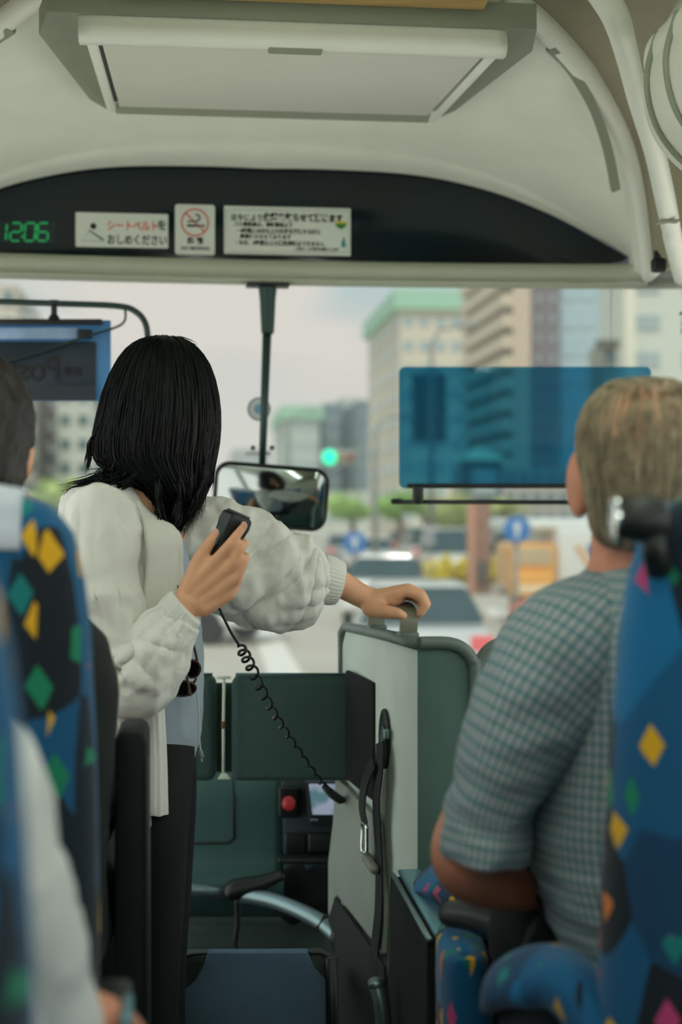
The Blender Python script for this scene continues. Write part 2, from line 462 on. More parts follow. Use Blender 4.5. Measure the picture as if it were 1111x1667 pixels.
# front: apron below the windscreen, screen, corner post and quarter light
struct('wall_front', bbox(XL, XR, 4.06, 4.14, -.06, .74, .02), m_dark, 'dark apron under the windscreen')
rows = []
for z in (.72, 1.0, 1.3, 1.6, 1.99):
    rows.append([B(CX+u, 4.08-.10*u*u-(z-.72)*.03, z) for u in [(-1.15+2.14*i/24) for i in range(25)]])
struct('window_11', strip(rows), m_screen, 'wide bowed windscreen')
rows = [[B(CX+.99, 3.955, z), B(CX+1.13, 3.80, z), B(CX+1.2, 3.46, z)] for z in (.72, 1.3, 1.97)]
struct('window_12', strip(rows), m_screen, 'narrow quarter window beside the windscreen')
struct('trim_2', bbox(XR-.06, XR+.05, 3.36, 3.5, 0, 2.2, .02), m_wall, 'side post behind the quarter window')

# header rail above the windscreen
prof = [(.0, 2.004), (-.035, 2.0), (-.058, 1.985), (-.064, 1.968), (-.055, 1.956), (-.045, 1.948), (-.062, 1.946), (-.062, 1.936), (-.02, 1.932), (.03, 1.94)]
out = []
for i in range(41):
    u = -1.2+2.4*i/40
    out.append([B(CX+u, 3.985-.05*u*u+a, z-.002*u) for a, z in prof])
struct('trim_3', rings(out), mat('header_grey_plastic', (176, 182, 162), .5, var=.03), 'pale header rail across the top of the windscreen')

# smoked fascia with an arched top
arc = [(428, 276), (520, 277), (640, 283), (720, 294), (800, 314), (860, 336), (910, 358), (960, 384), (1000, 404), (1022, 418)]
ar = [onb(px, py, YF) for px, py in arc]
ar = [(x-CX, z) for x, z in ar]; u0 = ar[0][0]
AR = catmull([((u-u0), z) for u, z in ar], 31)                        # u >= 0 half of the arch
def arch(u):
    u = abs(u)
    for a, b2 in zip(AR, AR[1:]):
        if u <= b2[0]: return a[1]+(b2[1]-a[1])*(u-a[0])/max(b2[0]-a[0], 1e-6)
    return AR[-1][1]
UM = AR[-1][0]
top = [(-u, z) for u, z in AR[::-1]]+AR[1:]
pts = [B(CX+u, YF, z) for u, z in top]+[B(CX+UM, YF, 1.985), B(CX-UM, YF, 1.985)]
fascia = struct('trim_4', plate(pts, -BYV, .012, .002), m_glassblk, 'glossy smoked black fascia with an arched top above the windscreen')

# leaning hoop that edges the front dome, and the dome between hoop and fascia
hp = [P(1056, 446, 3.86), P(1049, 380, 3.74), P(1036, 300, 3.60), P(1012, 222, 3.45), P(966, 140, 3.28), P(906, 66, 3.10), P(832, 0, 2.95)]
hb = [(p.x*CY+p.y*SY-CX, -p.x*SY+p.y*CY, p.z) for p in hp]
hb += [(.20, 2.72, 2.425), (0, 2.69, 2.435)]
HB = catmull(hb, 40)
hoop = [V((u, y, z)) for u, y, z in HB]+[V((-u, y, z)) for u, y, z in HB[::-1][1:]]   # right foot -> crown -> left foot
NH = len(hoop)
def resample(pl, n):
    L = [0]
    for a, b2 in zip(pl, pl[1:]): L.append(L[-1]+(b2-a).length)
    o = []; k = 0
    for i in range(n):
        s = L[-1]*i/(n-1)
        while k < len(L)-2 and L[k+1] < s: k += 1
        f = (s-L[k])/max(L[k+1]-L[k], 1e-9); o.append(pl[k].lerp(pl[k+1], min(f, 1)))
    return o
N1 = 81
H = resample(hoop, N1)
A0 = resample([V((u, YF-.02, z)) for u, z in top[::-1]], N1)
def dome_row(t, lift=0.0, back=0.0):
    r = []
    for i in range(N1):
        p = A0[i].lerp(H[i], t); r.append(B(CX+p.x, p.y-back, p.z+lift*sin(pi*i/(N1-1))))
    return r
rows = [dome_row(0, -.002), dome_row(.05, .001), dome_row(.10, .004), dome_row(.105, .008), dome_row(.13, .011), dome_row(.25, .016), dome_row(.45, .018), dome_row(.65, .014), dome_row(.85, .006), dome_row(1.0)]
struct('ceiling', strip(rows), m_white, 'ivory moulded dome over the front of the coach')
hw = [B(CX+p.x, p.y, p.z) for p in H]
# hoop: broad pale flange with a rounded lip
out = []
for i in range(N1):
    d = (hw[min(i+1, N1-1)]-hw[max(i-1, 0)]).normalized(); n_in = (B(CX, 3.0, 1.6)-hw[i]); n_in = (n_in-d*n_in.dot(d)).normalized(); s = d.cross(n_in).normalized()
    out.append([hw[i]+n_in*a+s*b2 for a, b2 in ((-.02, -.045), (.004, -.046), (.012, -.036), (.014, -.012), (.026, 0.0), (.028, .012), (.018, .024), (-.02, .026))])
struct('trim_5', rings(out), m_white2, 'pale moulded hoop edging the front dome')
# narrow strip along the hoop on each side, groove shade in its colour
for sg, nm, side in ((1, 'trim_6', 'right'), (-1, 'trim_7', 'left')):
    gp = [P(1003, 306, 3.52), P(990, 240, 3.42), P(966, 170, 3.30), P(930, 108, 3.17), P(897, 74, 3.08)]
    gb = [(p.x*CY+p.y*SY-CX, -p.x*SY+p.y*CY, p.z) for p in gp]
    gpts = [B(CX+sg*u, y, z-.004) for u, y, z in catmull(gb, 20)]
    struct(nm, ribbon(gpts, V((.9*sg, .35, 0)), .022, .012), m_dim, 'narrow strip with groove shade in its colour beside the %s of the hoop' % side)
# roof lining behind the hoop
PR = [(1.2, 1.84), (1.19, 2.0), (1.12, 2.2), (.95, 2.36), (.6, 2.46), (0, 2.50)]
prl = catmull(PR, 21); prl = [V((u, 0, z)) for u, z in prl]+[V((-u, 0, z)) for u, z in prl[::-1][1:]]
prl = resample(prl, N1)
rows = [[w.copy() for w in hw], [hw[i].lerp(B(CX+prl[i].x, 2.55, prl[i].z), .5)+V((0, 0, .02)) for i in range(N1)]]
for yb in (2.5, 1.2, 0, -2, YR): rows.append([B(CX+p.x, yb, p.z) for p in prl])
struct('ceiling_rear', strip(rows), m_olive, 'taupe roof lining behind the front hoop')
# outer roof skin so that daylight enters only through glass
struct('roof', bbox(XL-.1, XR+.1, YR-.1, 4.2, 2.56, 2.62), m_wall, 'outer roof of the coach')
rows = [[B(CX+u, 4.0, 1.97), B(CX+u, 4.05, 2.3), B(CX+u, 4.15, 2.6)] for u in (-1.3, 0, 1.3)]
struct('wall_front_upper', strip(rows), m_wall, 'closed panel over the windscreen')

# added fill lights, unseen: glowing strips under the roof lining behind the camera
m_fill = mat('fill_glow', (246, 255, 240), .5, var=0.0, emis=7.0)
for i, (u, y0, y1) in enumerate(((-.52, -3.6, -1.0), (.52, -3.6, -1.0), (-.52, -.6, 1.9), (.52, -.6, 1.9))):
    t = thing('fill_light', ['long added fill light at the rear left', 'long added fill light at the rear right', 'long added fill light over the left seats', 'long added fill light over the right seats'][i], 'fill light', B(CX+u, (y0+y1)/2, 2.40), 'added fill lights along the roof')
    part('housing', rbox(B(CX+u, (y0+y1)/2, 2.425), (.16, y1-y0+.04, .03), .01), m_white2, t)
    part('glow_strip', rbox(B(CX+u, (y0+y1)/2, 2.405), (.12, y1-y0, .02), .008), m_fill, t)
# ------------------------------------------------------------------ folding monitor cabinet under the dome
t = thing('ceiling_monitor_cabinet', 'pale folded-up monitor cabinet recessed in the ceiling dome', 'monitor cabinet', B(CX, 3.1, 2.19))
yn, yf, hw2 = 2.74, 3.47, .402
zn, zf = 2.194, 2.262
def q(u, y, dz=0.0): return B(CX+u, y, zn+(zf-zn)*(y-yn)/(yf-yn)+dz)
# plate behind the cabinet, the shade of a recess put into its grey
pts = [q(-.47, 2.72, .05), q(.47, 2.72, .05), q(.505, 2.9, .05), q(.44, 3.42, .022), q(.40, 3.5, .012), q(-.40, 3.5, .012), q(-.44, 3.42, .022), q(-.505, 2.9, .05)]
part('recess_shade_plate', M(pts+[p+V((0, 0, .05)) for p in pts], [tuple(range(8)), tuple(range(15, 7, -1))]+[(i, (i+1) % 8, 8+(i+1) % 8, 8+i) for i in range(8)]), m_dim, t, 'grey plate with recess shade in its colour')
# rounded front fascia
prof = [(.0, .0), (-.012, .004), (-.02, .016), (-.016, .03), (-.004, .06), (.012, .095), (.03, .13), (.045, .13), (.03, .004)]
out = []
for i in range(33):
    s = -1+2*i/32; k = 1-max(0, abs(s)-.94)**1.3*3.0
    out.append([B(CX+s*(hw2+.012), yn+a*k+ (1-k)*.05, zn+b2*k) for a, b2 in prof])
part('fascia', rings(out), m_white2, t)
part('finger_notch', rbox(q(0, yn+.012, .0), (.105, .03, .008), .003), m_dim, t)
for s in (-1, 1):
    part('side_rail', plate([q(s*hw2, yn+.02), q(s*hw2, yf), q(s*(hw2-.022), yf), q(s*(hw2-.022), yn+.02)], V((0, 0, 1)), .05, .006), m_white2, t)
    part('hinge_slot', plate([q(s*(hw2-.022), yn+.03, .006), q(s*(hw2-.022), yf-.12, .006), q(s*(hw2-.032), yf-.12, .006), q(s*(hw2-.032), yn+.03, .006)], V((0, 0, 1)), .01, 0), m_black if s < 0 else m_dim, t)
part('screen_flap', plate([q(-.372, yn+.02, .002), q(.372, yn+.02, .002), q(.372, yf-.055, .006), q(-.372, yf-.055, .006)], V((0, 0, 1)), .012, .004), mat('flap_white', (214, 216, 202), .5, var=.015), t)
part('rear_lip', plate([q(-hw2+.02, yf-.055, .02), q(hw2-.02, yf-.055, .02), q(hw2-.02, yf, -.002), q(-hw2+.02, yf, -.002)], V((0, .3, 1)), .02, .003), m_dim, t)
part('body', bbox(CX-.40, CX+.40, yn+.06, yf-.02, zf+.012, zf+.16, .01), m_white2, t)
struct('trim_8', bbox(CX-.36, CX+.36, 2.64, 2.70, 2.268, 2.30, .003), mat('varnished_wood', (176, 146, 88), .5, var=.18, nscale=6, stretch=(1, 6, 6)), 'varnished wooden strip at the top behind the monitor cabinet')

# ------------------------------------------------------------------ notices and clock on the smoked fascia
m_sign = mat('white_sticker', (214, 222, 212), .5, var=.02)
m_ink = mat('black_ink', (14, 26, 26), .7)
m_red = mat('red_ink', (214, 74, 62), .7)
m_gink = mat('green_ink', (60, 130, 60), .7); m_yink = mat('yellow_ink', (214, 200, 70), .7); m_tink = mat('teal_ink', (20, 130, 140), .7); m_greyink = mat('grey_ink', (128, 138, 134), .7)
YS = YF-.0125
def sp(px, py, dy=0.0):
    x, z = onb(px, py, YS-dy); return B(x, YS-dy, z)
def sticker(name, label, x0, y0, x1, y1, r=.006):
    c = (sp(x0, y0)+sp(x1, y1))/2; w = (sp(x1, (y0+y1)/2)-sp(x0, (y0+y1)/2)).length; h = (sp((x0+x1)/2, y0)-sp((x0+x1)/2, y1)).length
    t = thing(name, label, 'sign', c-V((0, 0, h/2)))
    part('backing', plate([c+BX*a+UP*b2 for a, b2 in rrect(w, h, r)], -BYV, .0016, .0004), m_sign, t)
    return t
def tx(s, px, py, hpx, m, par, name='lettering', align='LEFT', sq=1.0, bold=0.0):
    part(name, text(s, hpx*4.0/F*1.02, sp(px, py, .0020), BX, UP, align, .0003, sq, bold), m, par)
t = sticker('seat_belt_notice', 'white seat belt notice with red and black lettering and a seated figure', 123, 347, 274, 403, .004)
tx('シートベルト', 174, 373, 17.2, m_red, t, bold=.0007, sq=.78)
tx('を', 255, 373, 17.2, m_ink, t, bold=.0006)
tx('おしめください', 174, 396, 17.2, m_ink, t, bold=.0007, sq=.78)
part('head_pictogram', lathe(sp(152, 368, .0018), -BYV, [(.0085, 0), (.0085, .0006)], 20), m_ink, t)
part('belt_pictogram', plate([sp(143, 375, .0018), sp(146, 374, .0018), sp(170, 389, .0018), sp(169, 392, .0018), sp(165, 391, .0018)], -BYV, .0006, 0), m_greyink, t)
part('body_pictogram', tube([sp(145, 376, .002), sp(133, 392, .002), sp(168, 392, .002)], .0008, 5), m_greyink, t)
t = sticker('no_smoking_notice', 'white upright no smoking notice with a red barred circle', 285, 333, 350, 415, .008)
c = sp(317.5, 362, .002)
ringpts = [c+BX*cos(a)*.037+UP*sin(a)*.037 for a in [2*pi*i/36 for i in range(37)]]
part('red_ring', tube(ringpts, .0021, 6), m_red, t)
part('red_bar', tube([c+(-BX+UP)*.026, c+(BX-UP)*.026], .0019, 6), m_red, t)
part('cigarette_pictogram', plate([c+BX*a+UP*b2 for a, b2 in ((-.022, -.012), (.016, -.012), (.016, -.006), (-.022, -.006))], -BYV, .0008, 0), m_ink, t)
part('ember_pictogram', plate([c+BX*a+UP*b2 for a, b2 in ((.019, -.012), (.026, -.012), (.026, -.006), (.019, -.006))], -BYV, .0008, 0), m_ink, t)
part('smoke_pictogram', ctube([c+BX*a+UP*b2 for a, b2 in ((-.02, .002), (-.008, .003), (.006, .004), (.013, .011), (.010, .020), (.001, .021))], .0022, 20, 6), m_ink, t)
tx('禁 煙', 318, 396, 11, m_ink, t, align='CENTER', bold=.0006)
tx('NO SMOKING', 318, 406.5, 7.0, m_ink, t, align='CENTER', bold=.0003)
t = sticker('rest_break_notice', 'wide white notice of small black Japanese lines with green emblem', 365, 337, 571, 415, .002)
tx('法令により、', 375, 358, 12.2, m_ink, t, bold=.0004, sq=.86)
tx('休憩を取らせて頂きます', 429, 358, 13.4, m_ink, t, bold=.0011, sq=.86)
for i, (s, px, py, h) in enumerate((('バス乗務員は、運転開始より', 381, 367.5, 8.0), ('・4時間に30分以上の休憩を確保する様に', 383, 378, 8.2), ('義務付けられております', 391, 387.5, 8.2), ('・なお、4時間以上の連続運転はできません', 381, 397.5, 8.2), ('ご協力・ご理解をお願いします', 480, 407, 5.6))):
    tx(s, px, py, h, m_ink, t, bold=.0004, sq=.9)
fr = [sp(369, 341, .002), sp(567, 343, .002), sp(567, 411, .002), sp(369, 410, .002), sp(369, 341, .002)]
part('border_line', tube(fr, .0006, 4), m_greyink, t)
part('emblem_green', plate([sp(546, 364, .002), sp(565, 364, .002), sp(563, 369, .002), sp(556, 374, .002), sp(548, 369, .002)], -BYV, .0006, 0), m_gink, t)
part('emblem_yellow', plate([sp(548, 360, .002), sp(562, 360, .002), sp(565, 364, .002), sp(546, 364, .002)], -BYV, .0006, 0), m_yink, t)
part('figure_emblem', plate([sp(556, 393, .002), sp(562, 392, .002), sp(563, 401, .002), sp(565, 402, .002), sp(554, 402, .002), sp(557, 401, .002)], -BYV, .0006, 0), m_tink, t)
part('figure_head', lathe(sp(560, 389.5, .002), -BYV, [(.004, 0), (.004, .0006)], 12), m_tink, t)
# green seven-segment clock
m_led = mat('green_led', (24, 150, 84), .4, var=.05, emis=.28)
m_led0 = mat('clock_window', (18, 42, 42), .3, var=.2)
t = thing('digital_clock', 'green digital clock reading 12:06 on the smoked fascia', 'clock', sp(38, 398))
c = (sp(-30, 360)+sp(90, 396))/2
part('clock_window', plate([c+BX*a+UP*b2 for a, b2 in rrect(.20, .062, .002)], -BYV, .0012, 0), m_led0, t)
SEG = {'1': 'bc', '2': 'abged', '0': 'abcdef', '6': 'afgedc'}
def digit(ch, px0):
    w, h = 17, 29; y0 = 363; sl = 2.5
    def s2(a, b2): return sp(px0+a+(h-b2)/h*sl, y0+b2, .0016)
    S = {'a': ((2, 0), (w-2, 0)), 'b': ((w, 2), (w, h/2-1)), 'c': ((w, h/2+1), (w, h-2)), 'd': ((2, h), (w-2, h)), 'e': ((0, h/2+1), (0, h-2)), 'f': ((0, 2), (0, h/2-1)), 'g': ((2, h/2), (w-2, h/2))}
    for k in SEG[ch]: part('segment', ribbon([s2(*S[k][0]), s2(*S[k][1])], BX if k in 'bcef' else UP, .006, .001), m_led, t)
digit('1', -8); digit('2', 16); digit('0', 39); digit('6', 60)
for yy in (371, 385): part('colon_dot', plate([sp(35.5+a, yy+b2, .0018) for a, b2 in ((-1.5, -1.5), (1.5, -1.5), (1.5, 1.5), (-1.5, 1.5))], -BYV, .0008, 0), m_led, t)

# ------------------------------------------------------------------ luggage racks and hook at the upper right
for sg in (1, -1):
    side = 'right' if sg > 0 else 'left'
    t = thing('luggage_rack', 'white rounded luggage rack end high on the %s side' % side, 'luggage rack', B(CX+sg*.95, 1.0, 1.72), 'overhead luggage racks')
    sec = [(.61, 2.05), (.59, 1.97), (.61, 1.885), (.67, 1.82), (.75, 1.785), (1.14, 1.74), (1.14, 1.82), (.81, 1.88), (.73, 1.95), (.67, 2.03)]
    rows = []
    for y, k in ((2.47, .94), (2.45, .985), (2.42, 1.0), (1.2, 1), (0, 1), (YR+.1, 1)):
        rows.append([B(CX+sg*(.9+(u-.9)*k), y, 1.9+(z-1.9)*k+.08) for u, z in catmull(sec+[sec[0]], 41)[:-1]])
    part('rack_shell', rings(rows), m_white2, t)
    rows = [[B(CX+sg*u, y, z+.08) for u, z in ((.65, 2.0), (.625, 2.07), (.66, 2.14), (.72, 2.15), (.75, 2.09), (.71, 2.02))] for y in (2.43, 1.0, YR+.1)]
    for ys in (2.40, 2.30):
        sl = catmull(sec+[sec[0]], 60); lp = [B(CX+sg*(.9+(u-.9)*1.012), ys, 1.9+(z-1.9)*1.03+.08) for u, z in sl]
        part('seam_ring', tube(lp, .0055, 8), m_dim, t)
    part('end_boss', lathe(B(CX+sg*.66, 2.44, 2.10), BYV, [(.062, -.3), (.066, 0), (.060, .02), (.045, .035), (.001, .04)], 28), m_white2, t)
    part('air_duct', rings(rows), m_white, t)
    part('duct_seam', ribbon([B(CX+sg*.618, y, 2.115) for y in (2.42, 0, YR+.2)], UP, .02, .008), m_dim, t)
# pale bracing arm running from roof down to the right-hand wall
t = thing('rack_bracket', 'curved ivory bracket between the hoop and the right luggage rack', 'bracket', P(1070, 430, 3.0))
part('arm', limb([(*P(a, b2, y), r, .02) for a, b2, y, r in ((955, -40, 2.45, .022), (1000, 20, 2.5, .026), (1022, 90, 2.6, .022), (1042, 170, 2.7, .02), (1066, 245, 2.85, .022), (1083, 320, 3.05, .024), (1099, 400, 3.3, .022), (1112, 452, 3.56, .022))], 16, 40), m_white2, t)
part('joint_line', ribbon([P(1070, 362, 3.12), P(1105, 360, 3.12)], UP, .004, .03), m_dim, t)
t = thing('coat_hook', 'small black hook hanging under the foot of the hoop', 'hook', P(1073, 446, 3.6))
part('hook_body', rbox(P(1073, 432, 3.6), (.036, .03, .036), .008), m_black, t)
part('hook_stem', tube([P(1071, 421, 3.6), P(1068, 408, 3.6)], [.012, .004], 10), m_black, t)
# ------------------------------------------------------------------ street in front of the coach (ground 1.1 m below the cabin floor)
GZ = -1.1
def bg_px(px, D): return D*tan(atan((px-555.5)/F)+YAW)                         # lateral coach coordinate of a pixel column at distance D along the coach axis
def hz(py, D): return CAMZ+(833.5-py)*D/F
m_road = mat('sunlit_asphalt', (196, 190, 176), .9, var=.05, nscale=.5)
m_paint = mat('white_road_paint', (240, 236, 226), .8, var=.03)
m_kerb = mat('pale_concrete', (196, 194, 184), .9, var=.05)
def flat(pts, z, th, m, name, label, **k):
    return struct(name, plate([B(x, y, z) for x, y in pts], V((0, 0, 1)), th, 0), m, label)
flat([(-60, 3.9), (60, 3.9), (60, 420), (-60, 420)], GZ-.3, .3, m_road, 'road', 'pale sunlit asphalt road')
flat([(10.5, 30), (60, 30), (60, 400), (10.5, 400)], GZ, .14, m_kerb, 'pavement', 'pale pavement along the right of the road')
flat([(-60, 20), (-9, 20), (-9, 400), (-60, 400)], GZ, .14, m_kerb, 'pavement_left', 'pale pavement along the left of the road')
def gp(px, py):                                                # ground point seen at a pixel, in coach axes
    D = (CAMZ-GZ)*F/(py-833.5); p = P(px, py, D); return (p.x*CY+p.y*SY, -p.x*SY+p.y*CY)
for i, (quad, lab) in enumerate((([(408, 1012), (440, 1012), (500, 1110), (440, 1110)], 'broad white arrow bar painted on the road below the sleeve'), ([(120, 1050), (330, 1046), (330, 1052), (120, 1060)], 'thin white stop line painted on the road at left'), ([(790, 990), (960, 990), (1000, 1004), (800, 1004)], 'white line painted on the road at right'))):
    solo('road_marking', plate([B(*gp(a, b2), GZ) for a, b2 in quad], V((0, 0, 1)), .012, 0), m_paint, lab, 'road marking', 'painted road markings')

# ---- buildings
m_win = mat('window_blue_grey', (120, 140, 146), .25, var=.15, nscale=.3)
m_win2 = mat('window_pale', (172, 188, 188), .25, var=.1, nscale=.3)
m_roofgreen = mat('pale_green_roof', (170, 214, 186), .7)
PANE = {}
def pane_mesh(w, h, d=.12):
    k = (round(w, 2), round(h, 2))
    if k not in PANE:
        me = rbox(V((0, 0, 0)), (w, d, h), 0, (BX, BYV, UP)); PANE[k] = me
    return PANE[k]
def pane(parent, root, c, w, h, m, name='window', side=False):
    me = pane_mesh(w, h)
    if side: 
        k = ('s', round(w, 2), round(h, 2))
        if k not in PANE: PANE[k] = rbox(V((0, 0, 0)), (.12, w, h), 0, (BX, BYV, UP))
        me = PANE[k]
    key = (id(me), m.name)
    if key not in PANE:
        cp = me.copy(); cp.materials.clear(); cp.materials.append(m); cp.name = name; PANE[key] = cp
    o = bpy.data.objects.new(name, PANE[key]); COL.objects.link(o); o.parent = parent; o.location = V(c)-V(root.location)
    return o
def building(name, label, px0, px1, pytop, D, depth, m, cols=0, rows=0, wm=None, side=0, roof=None, wfrac=(.55, .5), pybot=860, group='buildings along the street'):
    x0, x1 = bg_px(px0, D), bg_px(px1, D); zt = hz(pytop, D)
    t = thing(name, label, 'building', B((x0+x1)/2, D+depth/2, GZ), group)
    part('wall', bbox(x0, x1, D, D+depth, GZ-.1, zt), m, t)
    if roof: part('parapet', bbox(x0-.6, x1+.6, D-.6, D+depth, zt, zt+roof[0]), roof[1], t)
    zb = hz(pybot, D); wm = wm or m_win
    for r in range(rows):
        z = zt-(zt-zb)*(r+.5)/rows
        for c in range(cols):
            xx = x0+(x1-x0)*(c+.5)/cols
            pane(t, t, B(xx, D-.02, z), (x1-x0)/cols*wfrac[0], (zt-zb)/rows*wfrac[1], wm)
        for c in range(side):
            yy = D+depth*(c+.5)/side
            pane(t, t, B(x0 if px0 > 312 else x1, yy, z), depth/side*wfrac[0], (zt-zb)/rows*wfrac[1], wm, side=True)
    return t
mw = lambda n, c: mat(n, c, .9, var=.05, nscale=.08)  # wall colours kept pale to carry the haze of the street
building('office_building', 'cream building under a pale green roof behind the blue visor', 652, 756, 500, 120, 22, mw('cream_render', (226, 216, 196)), 4, 9, m_win2, 5, (1.6, m_roofgreen), (.6, .42))
tb1 = [o for o in bpy.data.objects if o.name == 'office_building'][0]
part('glazed_bay', bbox(bg_px(672, 120), bg_px(726, 120), 119.7, 120.1, hz(716, 120), hz(606, 120), .02), mat('dark_bay_glass', (66, 84, 88), .2, var=.1, nscale=.2), tb1)
t = building('apartment_tower', 'tall cream tower with stepped dark balcony bands', 836, 865, 380, 70, 11.5, mw('warm_stone', (222, 200, 178)), 0, 0)
xf = bg_px(836, 70)
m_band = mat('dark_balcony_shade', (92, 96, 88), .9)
for i in range(14):
    z = hz(392+i*34.5, 70)
    part('balcony_slab', bbox(xf-.5, xf+.05, 70.1, 81.5, z-.95, z-.27), mw('balcony_cream', (224, 208, 184)), t)
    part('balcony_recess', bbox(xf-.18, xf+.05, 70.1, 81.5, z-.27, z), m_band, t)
building('office_tower', 'mauve grey tower with a column of small windows', 866, 911, 330, 70.6, 9, mw('mauve_render', (138, 130, 136)), 2, 16, m_win2, 0, None, (.3, .3))
t = building('glass_tower', 'pale blue glass tower left of the cream corner pier', 912, 1060, 300, 71.2, 9, mw('pale_blue_glass', (196, 212, 216)), 5, 12, mat('sky_glass', (186, 208, 216), .2, var=.06, nscale=.2), 0, None, (.8, .75))
building('low_shop', 'small shop with a dark awning under the glass tower', 984, 1004, 552, 52, 2, mw('shop_grey', (160, 158, 146)), 3, 6, m_win, 0, None, (.7, .4))
xs_ = bg_px(984, 52); part('awning', bbox(xs_-.35, bg_px(1004, 52), 51.5, 52, hz(556, 52)-.12, hz(548, 52), .03), mat('dark_awning', (96, 100, 84), .8), [o for o in bpy.data.objects if o.name == 'low_shop'][0])
tb = building('corner_block', 'pale block with a cream corner pier at the far right', 1016, 1400, 360, 55, 3.2, mw('white_render', (216, 220, 208)), 5, 8, m_win2, 0, None, (.5, .4))
part('corner_pier', bbox(bg_px(1014, 55), bg_px(1031, 55), 54.6, 55.2, GZ, hz(330, 55), .03), mw('cream_pier', (236, 232, 212)), tb)
building('distant_tower', 'slim slate tower above the green traffic light', 528, 560, 655, 230, 25, mw('slate_render', (146, 160, 164)), 2, 8, m_win, 0, None, (.7, .55))
building('distant_tower', 'dark slim tower left of the cream building', 584, 604, 650, 200, 25, mw('slate_dark', (128, 146, 150)), 2, 8, m_win, 0, None, (.5, .5))
building('distant_tower', 'pale tower between the two slate towers', 558, 586, 645, 240, 20, mw('pale_render', (206, 210, 200)), 2, 8, m_win2, 0, None, (.5, .5))
building('distant_block', 'pale green roofed block right of the mirror stem', 466, 520, 682, 210, 30, mw('pale_render2', (200, 208, 200)), 4, 6, m_win2, 0, (2.0, m_roofgreen), (.5, .5))
building('distant_block', 'faint grey block behind the hanging mirror', 380, 440, 730, 260, 30, mw('haze_grey', (204, 206, 204)), 4, 5, m_win2, 0, None, (.5, .5))
building('apartment_block', 'white block with open balconies right of the dark haired head', 92, 150, 590, 90, 20, mw('white_block', (212, 216, 206)), 2, 7, mat('balcony_dark', (96, 124, 122), .8), 2, None, (.55, .42))
building('apartment_block', 'pale grey block behind the hanging sign board', 30, 90, 560, 110, 20, mw('grey_block', (198, 204, 200)), 3, 8, m_win, 2, None, (.5, .5))
building('apartment_block', 'beige block at the far left edge', -120, 28, 470, 80, 24, mw('beige_block', (206, 198, 184)), 5, 9, m_win, 2, None, (.5, .5))
building('distant_block', 'low pale block right of the white apartment block', 150, 250, 700, 180, 20, mw('low_block', (208, 210, 202)), 5, 4, m_win2, 0, None, (.5, .5))
building('market_hall', 'long pale hall behind the parked traffic', 440, 700, 800, 170, 20, mw('hall_pale', (204, 206, 194)), 12, 2, m_win2, 0, None, (.5, .4))
building('market_hall', 'low grey shop row behind the yellow truck', 756, 950, 760, 64, 3, mw('shop_row', (190, 184, 174)), 9, 3, m_win, 0, None, (.6, .5))

# ---- trees, hedge and planting
m_trunk = mat('brown_bark', (128, 98, 74), .9, var=.2, nscale=3)
def leafball(c, r, n, s, seed):
    rnd = random.Random(seed); vs = []; fs = []
    lumps = [(V((rnd.gauss(0, .45), rnd.gauss(0, .45), rnd.gauss(0, .4))), rnd.uniform(.35, .6)) for _ in range(9)]
    for i in range(n):
        l, lr = rnd.choice(lumps)
        d = V((rnd.gauss(0, 1), rnd.gauss(0, 1), rnd.gauss(0, 1))).normalized()*lr*rnd.uniform(.75, 1.05)
        q2 = l+d; p = V(c)+V((q2.x*r[0], q2.y*r[1], q2.z*r[2]))
        a = V((rnd.gauss(0, 1), rnd.gauss(0, 1), rnd.gauss(0, .6))).normalized(); b2 = a.orthogonal().normalized()
        k = len(vs); vs += [p-a*s, p+b2*s*.5, p+a*s, p-b2*s*.5]; fs.append((k, k+1, k+2, k+3))
    return M(vs, fs)
def tree(label, px, pyc, D, rpx, col, seed, trunk=True, sq=.8):
    c = P(px, pyc, D); r = rpx*D/F
    t = thing('street_tree', label, 'tree', V((c.x, c.y, GZ)), 'street trees')
    m = mat('leaf_%d' % seed, col, .8, var=.25, nscale=.6)
    part('crown', join(fuse([ellip(c+V((random.Random(seed+k).gauss(0, .4)*r, random.Random(seed+k).gauss(0, .4)*r, random.Random(seed*3+k).gauss(0, .3)*r*sq)), (r*.5, r*.5, r*.5*sq), None, 12, 8) for k in range(7)], r*.09, 1), leafball(c, (r, r, r*sq), 700, r*.09, seed)), m, t)
    part('trunk', tube([V((c.x, c.y, GZ)), V((c.x+.1, c.y, (GZ+c.z)/2)), c], [.22, .17, .1], 8), m_trunk, t)
tree('yellow green tree right of the hanging mirror', 572, 822, 70, 34, (150, 186, 96), 11)
tree('green tree under the left end of the visor rail', 650, 818, 66, 34, (138, 180, 84), 12)
tree('dark green tree beside the lamp post under the visor', 690, 826, 80, 30, (120, 156, 104), 13)
tree('olive tree left of the brown trunk', 738, 836, 54, 38, (168, 182, 106), 14)
tree('olive tree right of the brown trunk', 822, 826, 55, 26, (176, 184, 112), 15)
tree('pale tree at the foot of the white apartment block', 70, 815, 80, 24, (164, 190, 130), 16)
tree('yellow green tree left of the woman', 110, 800, 60, 26, (176, 198, 120), 17)
t = thing('planting_bed', 'yellow green flower bed beyond the road', 'planting', B(bg_px(775, 42), 42, GZ))
c0 = B(bg_px(778, 42), 42.5, GZ+.4)
part('kerb', bbox(bg_px(716, 42), bg_px(846, 42), 41.4, 44, GZ, GZ+.22, .03), m_kerb, t)
part('foliage', join(*[leafball(B(bg_px(724+i*13, 42), 42.4, GZ+.5), (.4, .5, .55), 300, .10, 40+i) for i in range(10)]), mat('yellow_flowers', (226, 206, 40), .8, var=.3, nscale=4), t, kind='stuff')
t = thing('advertising_pillar', 'tall reddish brown pillar rising from the flower bed', 'pillar', B(bg_px(783, 41), 41, GZ))
